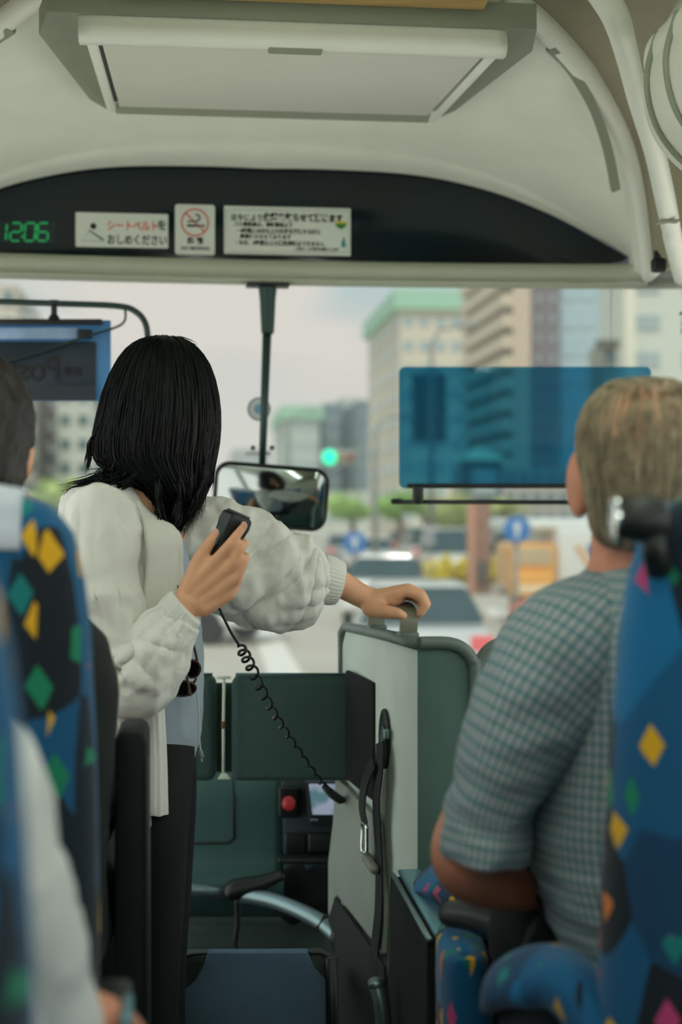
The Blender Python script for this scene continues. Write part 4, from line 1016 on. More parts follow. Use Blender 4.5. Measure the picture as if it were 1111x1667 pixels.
part('post', ctube([P(386, 1462, 3.42), P(387, 1500, 3.42), P(384, 1535, 3.42), P(392, 1562, 3.42), P(396, 1660, 3.42)], .0078, 20, 10), m_black, t)

# ------------------------------------------------------------------ folding jump seat at the bottom centre
t = thing('jump_seat', 'blue grey folding jump seat with black frame at the bottom centre', 'jump seat', V((P(413, 1600, 2.75).x, 2.75, 0)))
Yj = 2.75
def jp(a, b2, dy=0.0): return P(a, b2, Yj+dy)
m_js = mat('blue_grey_weave', (86, 112, 134), .9, var=.1, bump=.4, bscale=500)
out = [(338, 1551), (500, 1551), (503, 1558), (512, 1578), (533, 1600), (535, 1840), (296, 1840), (297, 1618), (318, 1597), (332, 1572)]
part('cover_panel', plate([jp(a, b2) for a, b2 in out], V((0, 1, 0)), .03, .006), m_js, t)
out = [(300, 1556), (520, 1553), (538, 1562), (542, 1600), (542, 1845), (290, 1845), (290, 1590), (294, 1562)]
part('backrest', plate([jp(a, b2, .012) for a, b2 in out], V((0, 1, 0)), .05, .012), mat('charcoal_vinyl', (44, 56, 54), .6, var=.08, bump=.2), t)
part('piping', ctube([jp(292, 1600, .012), jp(294, 1566, .012), jp(304, 1557, .012), jp(340, 1553, .012), jp(500, 1551, .012), jp(530, 1556, .012), jp(541, 1572, .012), jp(542, 1610, .012)], .003, 40, 6), m_black, t)
for a in (286, 540):
    part('frame_post', tube([jp(a, 1572 if a < 400 else 1560, .0), jp(a+2, 1700, .0), V((jp(a, 1700).x, Yj, .0))], .0125, 12), m_black, t)
part('post_cap', lathe(jp(286, 1572), UP, [(.0128, 0), (.0128, .004), (.006, .006)], 14), m_chrome, t)
part('seat_pad', rbox(V((P(413, 1600, Yj).x, Yj+.18, .30)), (.30, .32, .05), .018, (V((1, 0, 0)), V((0, 1, 0)), UP)), m_js, t)
# ------------------------------------------------------------------ patterned coach seats
m_cloth = mat('white_headrest_cloth', (196, 204, 216), .9, var=.04, bump=.2, bscale=600)
m_base = mat('dark_seat_base', (24, 32, 36), .7)
def back_rows(inflate=0.0, z0=.46, ulim=None, m=44):
    K = [(0, .05, .012), (.003, .10, .026), (.010, .146, .038), (.024, .176, .048), (.05, .197, .057), (.10, .208, .063), (.145, .213, .066), (.28, .218, .068), (.45, .22, .070), (.87, .215, .060)]
    out = []
    for i in range(m):
        s = (i/(m-1))**1.8*(1.33-z0)
        for a, b2 in zip(K, K[1:]):
            if s <= b2[0] or b2 is K[-1]:
                f = (s-a[0])/(b2[0]-a[0]); w = a[1]+(b2[1]-a[1])*f; th = a[2]+(b2[2]-a[2])*f; break
        out.append((1.33-s, w, th))
    return out
RECL = tan(radians(9))
def backrest(x, y, inflate=0.0, z0=.46, ulim=None, mesh_m=44, n=44):
    rows = []
    for z, w, th in back_rows(inflate, z0, ulim, mesh_m):
        yc = y-(z-.9)*RECL; ring = []
        for j in range(n):
            a = 2*pi*j/n; cu, su = cos(a), sin(a)
            u = copysign(abs(cu)**.55, cu)*(w+inflate); v = copysign(abs(su)**.8, su)*(th+inflate)
            if ulim: u = max(-ulim, min(ulim, u))
            ring.append(B(x+u, yc+v, z+(inflate if z > 1.3 else 0)))
        rows.append(ring)
    return rings(rows)
def seat(label, x, y, aisle, cover=True, handle=False, arm=True, armz=.80):
    t = thing('coach_seat', label, 'seat', B(x, y, 0), 'patterned coach seats')
    part('backrest', backrest(x, y), m_seat, t)
    part('cushion', rbox(B(x, y+.30, .55), (.44, .48, .14), .05), m_seat, t)
    part('pedestal', bbox(x-.19, x+.19, y+.05, y+.45, 0, .5, .02), m_base, t)
    if cover: part('headrest_cover', backrest(x, y, .004, 1.262, .148, 20), m_cloth, t)
    if arm:
        xa = x+aisle*.245
        part('armrest', rbox(B(xa, y+.22, armz), (.05, .42, .045), .018), m_black, t)
        part('arm_support', rbox(B(xa, y+.08, armz-.18), (.03, .07, .34), .012), m_black, t)
    if handle:
        c = P(1040, 845, 1.36)
        part('grab_handle', limb([(*(c+V((d, .02*k, 0))), r, r) for d, r, k in ((-.024, .008, 0), (-.020, .018, 0), (-.008, .0215, 0), (.008, .0225, .2), (.022, .020, .4), (.031, .010, .5))], 20, 24), m_black, t)
        part('handle_ring', lathe(c+V((-.020, -.001, 0)), V((-1, 0, 0)), [(.019, 0), (.0215, .001), (.0215, .004), (.018, .006)], 20), m_chrome, t)
        part('handle_stem', tube([c+V((.014, .0, -.01)), c+V((.016, .005, -.03)), c+V((.024, .02, -.05))], [.011, .012, .013], 12), m_black, t)
    return t
seatB = seat('blue patterned seat with a white headrest cloth at the left edge', -.099-.22, 1.56, 1, True, False, False)
seatA = seat('blurred blue patterned seat nearest the camera at lower left', -.086-.22, .83, 1, False, False, False)
seatC = seat('blue patterned seat behind the man with a black grab handle', .425+.22, 1.44, -1, False, True, False)
seat('blue patterned seat by the left window', -.79, 1.56, -1, True, False, False)
seat('blue patterned seat by the right window', 1.12, 1.44, -1, True, False, False)
for i, (x, y, lab) in enumerate(((-.32, -.6, 'blue patterned aisle seat behind the camera on the left'), (.66, -.1, 'blue patterned aisle seat behind the camera on the right'), (.66, -1.2, 'blue patterned aisle seat two rows behind the camera on the right'), (-.32, -1.7, 'blue patterned aisle seat two rows behind the camera on the left'))):
    seat(lab, x, y, 1 if x < 0 else -1)

# lower right: armrests, cushion and modesty panel round the man
t = thing('modesty_panel', 'black panel with a metal cap coloured by a light blue reflection beside the patterned cushion', 'panel', B(.36, 2.3, 0))
xm = .352
def mpnt(y, z, o=0.0): return B(xm+o, y, z)
part('panel_board', plate([mpnt(2.12, .02), mpnt(2.52, .02), mpnt(2.52, .60), mpnt(2.49, .655), mpnt(2.12, .655)], BX, .05, .006), m_blackm, t)
part('metal_cap', plate([mpnt(2.115, .658, .012), mpnt(2.50, .658, .012), mpnt(2.50, .658, .052), mpnt(2.115, .658, .052)], V((0, 0, 1)), .008, .003), mat('blue_reflecting_metal', (120, 170, 186), .3, .6), t)  # aluminium cap, light blue reflection put into its colour
part('cap_edge', tube([mpnt(2.112, .656, .004), mpnt(2.50, .656, .004), mpnt(2.525, .61, .004), mpnt(2.527, .05, .004)], .0045, 8), m_steel, t)
t = thing('folded_seat_cushion', 'blue patterned cushion between the metal capped panel and the elbow', 'cushion', B(.62, 2.35, .4))
part('cushion', limb([(*B(.42, 2.30, .62), .07, .19), (*B(.46, 2.31, .64), .085, .2), (*B(.60, 2.32, .65), .09, .2), (*B(.80, 2.32, .62), .09, .2), (*B(.86, 2.32, .6), .05, .18)], 24, 24), m_seat, t)
part('stand', bbox(.46, .84, 2.2, 2.45, 0, .58, .02), m_base, t)
def silp(rows, Y, hd): return sil([(a, b2, c2, 0, hd) for a, b2, c2 in rows], Y, 28, 30, None, False, True, 3.2)
t = part('armrest', silp([(1526, 730, 770), (1534, 716, 786), (1560, 712, 794), (1640, 712, 800), (1800, 712, 806), (2000, 712, 806), (2250, 714, 800)], 2.0, .10), m_seat, seatC, 'patterned armrest with a black tip below the elbow')
part('grip', limb([(*P(728, 1488, 2.05), .012, .012), (*P(736, 1488, 2.03), .018, .02), (*P(770, 1492, 1.99), .021, .024), (*P(810, 1506, 1.95), .024, .026), (*P(860, 1530, 1.9), .022, .026)], 16, 20), m_black, t)
t = part('armrest', limb([(*P(800, 1612, 1.64), .010, .03), (*P(820, 1600, 1.62), .022, .04), (*P(860, 1590, 1.60), .030, .05), (*P(910, 1594, 1.57), .033, .05), (*P(950, 1628, 1.54), .034, .05), (*P(985, 1690, 1.52), .034, .05)], 20, 26), m_seat, seatC, 'rounded patterned armrest at the bottom edge')
part('tip_cap', ellip(P(806, 1607, 1.62), (.012, .02, .008)), m_steel, t)
part('column', sil([(1600, 830, 960, 0, .04), (1640, 815, 975, 0, .05), (1800, 810, 980, 0, .05), (2400, 810, 980, 0, .05), (2600, 810, 980, 0, .05)], 1.62, 24, 20), m_base, t)
t = thing('floor_handle', 'steel tube end beside the black modesty panel at the bottom', 'handle', P(616, 1667, 2.5))
part('tube', ctube([P(614, 1606, 2.45), P(622, 1640, 2.44), P(628, 1700, 2.44)], .0145, 14, 12), m_steel, t)
part('cap', ellip(P(613, 1602, 2.45), (.0155, .0155, .012)), m_steel, t)
# lower left: tall black side panel and armrest end
t = thing('seat_side_panel', 'tall black padded panel with rounded top beside the woman', 'panel', P(212, 1900, 1.98))
part('padding', plate([P(186, 2360, 1.96), P(186, 1210, 1.96), P(190, 1198, 1.96), P(200, 1192, 1.96), P(226, 1192, 1.96), P(236, 1198, 1.96), P(240, 1212, 1.96), P(243, 2360, 1.96)], BYV, .14, .008), m_blackm, t)
part('edge_strip', tube([P(241, 1230, 1.955), P(242, 1500, 1.955), P(243, 2200, 1.955)], .0022, 6), mat('dark_grey_trim', (52, 60, 58), .5), t)
t = part('armrest', rbox(P(180, 1662, 1.30), (.034, .16, .030), .008), m_black, seatA, 'dark armrest with a pale metal edge')
part('metal_edge', rbox(P(207, 1664, 1.24), (.008, .06, .03), .002), mat('blue_reflecting_metal', (120, 170, 186), .3, .6), t)
# ------------------------------------------------------------------ people
m_skin = mat('skin_warm', (224, 168, 130), .55, var=.08, nscale=25, sss=.12, bump=.08, bscale=350)
m_skin2 = mat('skin_ruddy', (196, 130, 102), .55, var=.10, nscale=22, sss=.12, bump=.1, bscale=300)
m_hair = mat('black_hair', (8, 15, 14), .45, var=.5, nscale=30, stretch=(6, 6, .4), spec=.22)
m_hair2 = mat('dark_brown_hair', (30, 26, 22), .55, var=.5, nscale=30, stretch=(6, 6, .4))
m_linen = mat('off_white_linen', (234, 234, 226), .9, var=.03, nscale=14, bump=.3, bscale=380, thin=.10)
m_blouse = mat('blue_grey_blouse', (158, 172, 182), .85, var=.05, bump=.2, bscale=380)
m_trs = mat('black_trousers', (9, 15, 15), .85, var=.2)
m_jacket = mat('black_jacket', (22, 30, 29), .9, var=.2, bump=.3, bscale=120)
m_eye = mat('eye_white', (225, 225, 220), .2); m_iris = mat('iris_dark', (30, 20, 14), .2)
def frame(fwd, roll=0.0):
    f = V(fwd).normalized(); r = f.cross(UP).normalized(); u = r.cross(f).normalized()
    if roll:
        q2 = Matrix.Rotation(roll, 3, f); r, u = q2 @ r, q2 @ u
    return r, f, u
def head_blobs(c, fr, k=1.0, ear=1.0):
    r, f, u = fr; c = V(c)
    def at(a, b2, d): return c+(r*a+f*b2+u*d)*k
    bl = [ellip(at(0, -.012, .032), (.077*k, .095*k, .092*k), (r, f, u)), ellip(at(0, .022, -.035), (.062*k, .066*k, .078*k), (r, f, u)),
          ellip(at(0, .055, -.092), (.030*k, .026*k, .022*k), (r, f, u)), ellip(at(0, .062, .018), (.052*k, .026*k, .020*k), (r, f, u)),
          capsule(at(0, .088, .012), at(0, .106, -.026), .008*k, .0125*k), ellip(at(0, .084, -.058), (.024*k, .012*k, .010*k), (r, f, u)),
          ellip(at(-.036, .062, -.022), (.022*k, .020*k, .02*k), (r, f, u)), ellip(at(.036, .062, -.022), (.022*k, .020*k, .02*k), (r, f, u))]
    for s in (-1, 1):
        ax = ((r*s+f*-.35).normalized(), (f+r*s*.35).normalized(), u)
        bl += [ellip(at(s*.079, -.012, -.004), (.010*k*ear, .020*k*ear, .033*k*ear), ax), ellip(at(s*.074, -.006, -.03), (.009*k, .012*k, .014*k), ax)]
    return bl
def eyes(par, c, fr, k=1.0):
    r, f, u = fr
    for s in (-1, 1):
        e0 = part('eye', ellip(V(c)+(r*s*.033+f*.072+u*.002)*k, (.0125*k,)*3, None, 12, 8), m_eye, par)
        part('iris', ellip(V(c)+(r*s*.033+f*.0835+u*.002)*k, (.006*k, .003*k, .006*k), (r, f, u), 10, 6), m_iris, e0)
def strands(lines, r0, r1):
    """Thin tapering three sided locks."""
    vs, fs = [], []
    for pts in lines:
        k0 = len(vs); n = len(pts)
        for i, p in enumerate(pts):
            d = (pts[min(i+1, n-1)]-pts[max(i-1, 0)]).normalized(); u = d.orthogonal().normalized(); v = d.cross(u)
            t = i/(n-1); rr = (r0+(r1-r0)*t)*(1 if t < .75 else max(.12, (1-t)*4))
            vs += [p+(u*cos(a)+v*sin(a))*rr for a in (0, 2.094, 4.189)]
        for i in range(n-1):
            for j in range(3): fs.append((k0+i*3+j, k0+i*3+(j+1) % 3, k0+i*3+3+(j+1) % 3, k0+i*3+3+j))
    return M(vs, fs, True)

# ================================================================== the woman with the handset
t = thing('person', 'woman with black bob in an off white cardigan holding a handset', 'person', V((-.34, 2.62, 0)))
Yw = 2.62
hc = P(262, 692, Yw); fr = frame((.42, .88, -.22))
def Q(px, py, y): return P(px, py, y)
sk = head_blobs(hc, fr, 1.0)
sk += [limb([(*Q(235, 860, 2.60), .05, .05), (*Q(240, 810, 2.60), .046, .046), (*Q(252, 750, 2.61), .05, .05)], 16, 12)]
sk += [sil([(835, 170, 275, 0, .06), (870, 150, 300, 0, .08), (960, 165, 300, 0, .085), (1100, 195, 300, 0, .08), (1200, 210, 300, 0, .08), (1260, 235, 285, 0, .07)], 2.62, 24, 20)]
for dx, dyy in ((0, -.055), (12, .06)):
    sk += [limb([(*Q(264+dx, 1280, 2.63+dyy), .036, .05), (*Q(258+dx, 1480, 2.63+dyy), .034, .04), (*Q(249+dx, 1780, 2.63+dyy), .034, .036), (*Q(246+dx, 1965, 2.63+dyy), .032, .032)], 14, 14), ellip(Q(250+dx, 1975, 2.62+dyy)+V((.05, .02, .02)), (.11, .045, .035))]
# near (right) arm up to the handset
Yn = 2.42
sk += [limb([(*Q(165, 860, 2.50), .045, .045), (*Q(172, 980, 2.45), .042, .042), (*Q(195, 1090, 2.42), .036, .036), (*Q(250, 1040, Yn), .032, .032), (*Q(296, 992, Yn), .0255, .022), (*Q(310, 975, Yn), .027, .02)], 16, 30)]
W0 = [(304, 962), (314, 972), (322, 984), (330, 990)]
KN = [(356, 908, -.012), (379, 917, -.010), (385, 940, -.004), (376, 966, .006)]
for (wx, wy), (kx, ky, dy) in zip(W0, KN):
    sk += [capsule(Q(wx, wy, Yn), Q(kx, ky, Yn+dy), .0165, .0105)]
sk += [ellip(Q(345, 945, Yn+.004), (.034, .015, .030)), ellip(Q(350, 962, Yn+.002), (.03, .014, .024))]
sk += [finger([Q(356, 908, Yn-.012), Q(376, 884, Yn-.014), Q(389, 867, Yn-.008), Q(397, 857, Yn-.001)], [.0105, .0092, .0082, .0074])]                       # index along the handset
sk += [finger([Q(379, 917, Yn-.01), Q(391, 893, Yn-.010), Q(398, 884, Yn+.012), Q(388, 884, Yn+.032), Q(374, 890, Yn+.036)], [.0105, .0095, .0088, .008, .0072])]   # middle wraps behind
sk += [finger([Q(385, 940, Yn-.004), Q(397, 914, Yn-.002), Q(400, 906, Yn+.022), Q(388, 906, Yn+.040), Q(372, 911, Yn+.042)], [.0102, .0092, .0085, .0078, .007])]
sk += [finger([Q(376, 966, Yn+.006), Q(388, 946, Yn+.012), Q(392, 936, Yn+.032), Q(380, 932, Yn+.044), Q(366, 934, Yn+.044)], [.0095, .0082, .0075, .007, .0062])]
sk += [finger([Q(308, 958, Yn), Q(323, 912, Yn-.004), Q(340, 886, Yn-.002), Q(352, 868, Yn+.006)], [.0175, .0125, .0105, .0085])]                                # thumb
# far (left) arm to the strap handle
sk += [limb([(*Q(292, 860, 2.70), .045, .045), (*Q(380, 905, 2.72), .042, .042), (*Q(470, 930, 2.76), .036, .036), (*Q(535, 942, 2.80), .030, .030), (*Q(585, 968, 2.83), .0245, .023), (*Q(602, 976, 2.845), .026, .024)], 16, 34)]
hp2 = [(662, 962, 2.825), (664, 959, 2.845), (663, 961, 2.866), (658, 966, 2.884)]
for i, (kx, ky, y) in enumerate(hp2):
    sk += [capsule(Q(602+i*2, 976, 2.833+i*.008), Q(kx, ky, y), .0205-.001*i, .0125)]
    sk += [finger([Q(kx, ky, y), Q(kx+22, ky+8, y-.004), Q(kx+31, ky+24, y-.006), Q(kx+22, ky+37, y-.006)], [.0122, .0108, .0096, .0082])]
sk += [ellip(Q(632, 974, 2.85), (.036, .036, .018))]
sk += [finger([Q(604, 990, 2.822), Q(628, 996, 2.80), Q(648, 999, 2.795), Q(656, 1002, 2.80)], [.019, .0145, .0118, .0098])]
body = part('body', fuse(sk, .0036, 4), m_skin, t)
eyes(body, hc, fr)
for a, b2, dn in ((Q(397.5, 856, Yn-.0075), (.0055, .0022, .0075), 0), (Q(352, 868, Yn-.0025), (.0055, .0022, .008), 0)):
    part('fingernail', ellip(a, b2), mat('nail_pink', (222, 166, 146), .3), body)
# hair: shell plus locks
HR = [(549, 252, 284, 0, .03), (556, 228, 306, 0, .055), (572, 206, 325, 0, .075), (600, 187, 342, 0, .092), (640, 170, 353, 0, .102), (680, 160, 357, 0, .105), (720, 153, 355, 0, .104), (752, 158, 349, 0, .10), (780, 196, 343, .0, .09), (805, 234, 334, .0, .07), (830, 246, 320, -.005, .045), (852, 256, 300, -.01, .03), (868, 263, 284, -.012, .012)]
def hfold(th, s): return .012*sin(th*23+s*4)+.010*sin(th*41-s*9)+.006*sin(th*67+s*3)
hair = [sil(HR, 2.60, 96, 70, hfold)]
HRi = catmull(HR, 60)
def hpt(th, s, off=0.0):
    k = min(max(s, 0), 1)*59; i = min(int(k), 58); f = k-i
    row = [a+(b2-a)*f for a, b2 in zip(HRi[i], HRi[i+1])]
    py, l, r2, dy, hd = row; a, b2 = P(l, py, 2.60+dy), P(r2, py, 2.60+dy)
    return (a+b2)/2+V((cos(th)*((b2-a).length/2+off), sin(th)*(hd+off), 0))
rnd = random.Random(3); lines = []
for i in range(700):
    th = rnd.uniform(0, 2*pi); tw = rnd.gauss(0, .06); s1 = rnd.uniform(.72, 1.0); s0 = rnd.uniform(.0, .35); o = rnd.uniform(-.001, .0035)
    pts = [hpt(th+tw*j/15+.02*sin(j*.9+i), s0+(s1-s0)*j/15, o) for j in range(16)]
    e1 = pts[-1]; dr = (pts[-1]-pts[-3]); pts += [e1+dr*.5+V((rnd.gauss(0, .004), rnd.gauss(0, .004), -.006)), e1+dr*.9+V((rnd.gauss(0, .007), rnd.gauss(0, .006), -.016))]
    lines.append(pts)
# windblown flick on the left and wispy ends
def lock(path, y, n, spread, jit):
    for i in range(n):
        ph = rnd.gauss(0, 1); q2 = [P(a+rnd.gauss(0, jit)*(.3+k), b2+spread*ph*(.25+.75*k/len(path))+rnd.gauss(0, jit)*.4, y+rnd.gauss(0, .012)) for k, (a, b2) in enumerate(path)]
        lines.append([V(p) for p in catmull([tuple(p) for p in q2], 14)])
lock([(205, 690), (190, 745), (165, 778), (135, 793), (104, 803)], 2.545, 80, 10, 1.2)
lock([(225, 700), (210, 755), (185, 780), (160, 790), (128, 797)], 2.54, 90, 10, 1.2)
lock([(240, 710), (228, 765), (205, 786), (180, 795), (150, 793)], 2.535, 80, 9, 1.2)
lock([(175, 660), (158, 700), (147, 722), (145, 745), (141, 770)], 2.57, 16, 3, 1.0)
lock([(262, 740), (258, 800), (262, 840), (272, 872), (280, 884)], 2.53, 30, 6, 1.6)
lock([(290, 740), (292, 800), (285, 840), (278, 862), (268, 880)], 2.54, 30, 7, 1.6)
lock([(330, 720), (334, 765), (322, 800), (308, 822), (300, 838)], 2.56, 30, 6, 1.4)
lock([(350, 690), (352, 730), (346, 760), (342, 785), (338, 800)], 2.60, 14, 3, 1.2)
lock([(262, 556), (285, 549), (300, 552), (318, 562)], 2.60, 8, 2, 1.0)
hair.append(strands(lines, .0016, .0010))
part('hair', join(*hair), m_hair, t, 'straight black chin length bob')
# blouse, cardigan, sleeves, trousers
BL = [(800, 215, 246, 0, .05), (840, 200, 280, 0, .085), (880, 195, 300, 0, .10), (940, 200, 312, 0, .105), (1020, 205, 327, 0, .11), (1100, 205, 329, 0, .11), (1170, 208, 327, 0, .108), (1215, 212, 321, 0, .105), (1246, 220, 306, 0, .10), (1268, 232, 286, 0, .085)]
part('blouse', crumple(sil(BL, 2.63, 72, 90, lambda th, s: .02*s*sin(th*9+3*s)), .003, (22, 22, 9), 3.0), m_blouse, t)
CD = [(782, 192, 214, -.01, .04), (795, 142, 222, -.01, .08), (812, 112, 232, -.01, .112), (850, 105, 250, -.01, .135), (900, 113, 272, -.01, .14), (960, 124, 286, -.01, .14), (1020, 136, 286, -.01, .138), (1080, 150, 272, -.01, .135), (1140, 164, 262, -.01, .13), (1200, 186, 263, -.01, .125), (1260, 204, 268, -.01, .12), (1312, 222, 270, -.01, .115), (1323, 226, 271, -.01, .112)]
def valley(th, s, lines):
    """Soft cloth valleys: each line (th0, s0, slope ds/dth, width, depth, reach in th)."""
    h = 0.0
    for t0, s0, k, w, d, rch in lines:
        dt = (th-t0+pi) % (2*pi)-pi
        h -= d*exp(-((s-s0-k*dt)/w)**2)*exp(-(dt/rch)**2)
    return h
def cvert(th, s):
    h = 0.0
    for t0, k, w, d in ((4.15, .25, .085, .075), (4.55, -.1, .07, .06), (4.95, .15, .075, .07), (5.35, .3, .07, .06), (3.75, .35, .08, .05)):
        dt = th-(t0+k*(s-.3)); h -= d*exp(-(dt/w)**2)*min(1, max(0, (s-.12)/.12))
    return h
def cfold(th, s):
    w = max(0, s-.12)
    return cvert(th, s)+.045*w*sin(th*7+2.2*s)+.028*w*sin(th*13-1.5*s+1)+.012*sin(th*21+5*s)*w
card = sil(CD, 2.62, 110, 130, cfold, squash=2.3)
part('cardigan', crumple(crumple(card, .011, (10, 10, 2.8), 1.3), .0022, (30, 30, 14), 5.3), m_linen, t, 'loose off white cardigan')
# near lapel: soft pleats from the neck to below the chest, hanging flap
lp = []
for k in range(6):
    x0, x1, x2 = 228+k*5, 244+k*8, 234+k*10
    lp.append(limb([(*P(x0-4, 816+k*6, 2.535), .004, .006), (*P(x1, 870, 2.492), .010, .011), (*P(x1+4, 930, 2.485), .011, .012), (*P(x2+6, 985, 2.487), .010, .012), (*P(x2, 1040, 2.495), .007, .009)], 10, 26))
part('lapel', crumple(fuse(lp, .004, 2), .0015, (30, 30, 10), 4.0), m_linen, t)
fl = [(1090, 232, 262, 0, .02), (1160, 236, 266, 0, .022), (1240, 240, 270, 0, .022), (1318, 242, 272, 0, .02), (1323, 243, 272, 0, .018)]
part('front_flap', sil(fl, 2.50, 40, 50, lambda th, s: .16*sin(th*5+2*s)), m_linen, t)
def gather(n, amp, a0, a1):
    return lambda th, s: amp*sin(n*th+1.3*sin(3*th))*(max(0, (s-a0)/(1-a0))**1.5 if a1 else 1)+.03*sin(3*th+6*s)
k1 = .00105
NS = [(*P(172, 838, 2.52), 58*k1, .085), (*P(166, 900, 2.48), 56*k1, .075), (*P(172, 980, 2.455), 53*k1, .07), (*P(184, 1050, 2.435), 54*k1, .068), (*P(204, 1098, 2.42), 58*k1, .066), (*P(228, 1102, 2.41), 56*k1, .064), (*P(248, 1066, 2.412), 52*k1, .058), (*P(270, 1030, 2.417), 43*k1, .046), (*P(286, 1008, 2.42), 33*k1, .034)]
NV = [(4.7, .40, .03, .022, .13, 1.0), (4.7, .47, -.05, .02, .15, .9), (4.9, .55, .06, .022, .14, 1.0), (4.4, .62, -.04, .02, .12, .9), (4.9, .70, .05, .02, .11, .9), (4.5, .30, .09, .03, .08, 1.0), (4.6, .80, -.03, .018, .09, .8)]
ng = gather(13, .08, .5, True)
ns = limb(NS, 96, 150, lambda th, s: ng(th, s)+valley(th, s, NV)+sum(-d*exp(-((th-t0-k*s)/w)**2)*min(1, max(0, (s-.02)/.08))*max(0, 1-s/.55) for t0, k, w, d in ((4.2, .5, .10, .10), (4.75, -.3, .09, .09), (5.2, .4, .10, .11), (3.7, .3, .1, .08))))
part('sleeve', crumple(crumple(ns, .010, (10, 10, 8), 6.1), .0022, (34, 34, 22), 2.1), m_linen, t, 'gathered balloon sleeve of the near arm')
part('cuff', limb([(*P(282, 1012, 2.42), 34*k1, .033), (*P(288, 1005, 2.42), 37*k1, .036), (*P(298, 992, 2.42), 36*k1, .034), (*P(303, 987, 2.42), 33*k1, .031)], 120, 14, lambda th, s: .025*sin(34*th)), m_linen, t, 'ribbed cuff')
k2 = .00120
FS = [(*P(262, 842, 2.70), 40*k2, .06), (*P(305, 868, 2.71), 62*k2, .075), (*P(345, 893, 2.72), 76*k2, .08), (*P(392, 919, 2.735), 84*k2, .08), (*P(442, 937, 2.755), 83*k2, .078), (*P(486, 944, 2.775), 70*k2, .07), (*P(512, 943, 2.787), 52*k2, .055), (*P(526, 944, 2.793), 38*k2, .042)]
FV = [(4.6, .34, .10, .022, .11, 1.0), (4.9, .45, .13, .024, .13, 1.1), (4.5, .55, .10, .020, .12, 1.0), (4.8, .64, .16, .024, .13, 1.1), (4.6, .74, .06, .020, .11, 1.0), (4.9, .84, -.05, .018, .09, .9), (3.7, .5, -.25, .03, .08, .8)]
fg = gather(12, .07, .35, True)
fs_ = limb(FS, 110, 150, lambda th, s: fg(th, s)+valley(th, s, FV))
part('sleeve', crumple(crumple(fs_, .011, (11, 11, 6), 9.4), .0024, (32, 32, 26), 3.3), m_linen, t, 'gathered balloon sleeve of the reaching arm')
part('cuff', limb([(*P(522, 942, 2.79), 38*k2, .041), (*P(530, 944, 2.793), 40*k2, .042), (*P(545, 948, 2.80), 38*k2, .040), (*P(553, 950, 2.803), 35*k2, .037)], 130, 14, lambda th, s: .022*sin(38*th)), m_linen, t, 'ribbed cuff')
for dx, dyy in ((0, -.055), (12, .06)):
    part('trouser_leg', limb([(*P(268+dx*.2, 1215, 2.63+dyy*.6), .055, .085), (*P(264+dx, 1320, 2.63+dyy), .050, .08), (*P(258+dx, 1450, 2.63+dyy), .048, .07), (*P(250+dx, 1600, 2.63+dyy), .046, .066), (*P(248+dx, 1800, 2.63+dyy), .05, .066), (*P(246+dx, 1950, 2.63+dyy), .052, .066)], 24, 40, lambda th, s: .02*sin(5*th+14*s)), m_trs, t)
for dx, dyy in ((0, -.055), (12, .06)):
    sc = P(247+dx, 1975, 2.63+dyy)
    part('shoe', fuse([ellip(sc+V((.0, 0, .015)), (.075, .05, .045)), ellip(sc+V((.09, .02, .0)), (.10, .052, .038)), ellip(sc+V((.05, .02, -.012)), (.13, .05, .026))], .006, 4), m_black, t)
part('drawstring', ctube([P(318, 1110, 2.52), P(324, 1160, 2.515), P(325, 1205, 2.515), P(329, 1240, 2.515)], .0016, 20, 6), mat('pale_cord', (190, 200, 200), .7), t)
part('cord_toggle', capsule(P(327, 1224, 2.513), P(329, 1232, 2.513), .004, .0035), mat('toggle_grey', (120, 126, 122), .5), t)

# handset and its coiled cord
t = thing('handset', 'black box shaped microphone handset with coiled cord in the raised hand', 'microphone', P(352, 985, 2.43))
ax = (V((53, 0, 118))).normalized(); c0, c1 = P(340, 944, 2.436), P(388, 838, 2.436)
az = (c1-c0).normalized(); sdv = V((.78, .62, 0)); sdv = (sdv-az*sdv.dot(az)).normalized(); nv = az.cross(sdv)
L = (c1-c0).length; rows = []
for s, w, d in ((0, .013, .009), (.02, .016, .012), (.5, .019, .0145), (.8, .0235, .017), (.86, .0245, .018), (.97, .0235, .017), (1.0, .0205, .014)):
    rows.append([c0+az*L*s+sdv*x*w+nv*y*d for x, y in ((-1, -.8), (-.85, -1), (.85, -1), (1, -.8), (1, .8), (.85, 1), (-.85, 1), (-1, .8))])
part('handset_body', shade_auto(rings(rows, True, False), 30), mat('handset_black', (26, 34, 34), .4, var=.1), t)
part('end_plate', rbox(c1+az*.002, (.036, .024, .004), .0015, (sdv, nv, az)), mat('handset_dark_grey', (58, 68, 66), .45), t)
part('talk_key', rbox(c0+az*L*.62-sdv*.0215, (.004, .016, .03), .0015, (sdv, nv, az)), m_dark, t)
pth = [P(346, 935, 2.436), P(352, 975, 2.44), P(364, 1005, 2.45), P(378, 1032, 2.46), P(392, 1054, 2.48), P(407, 1082, 2.52), P(425, 1120, 2.58), P(446, 1160, 2.66), P(470, 1198, 2.76), P(497, 1237, 2.88), P(522, 1272, 3.0), P(540, 1292, 3.08), P(556, 1303, 3.13)]
fine = [V(p) for p in catmull([tuple(p) for p in pth], 900)]
pts = []; ph = 0.0
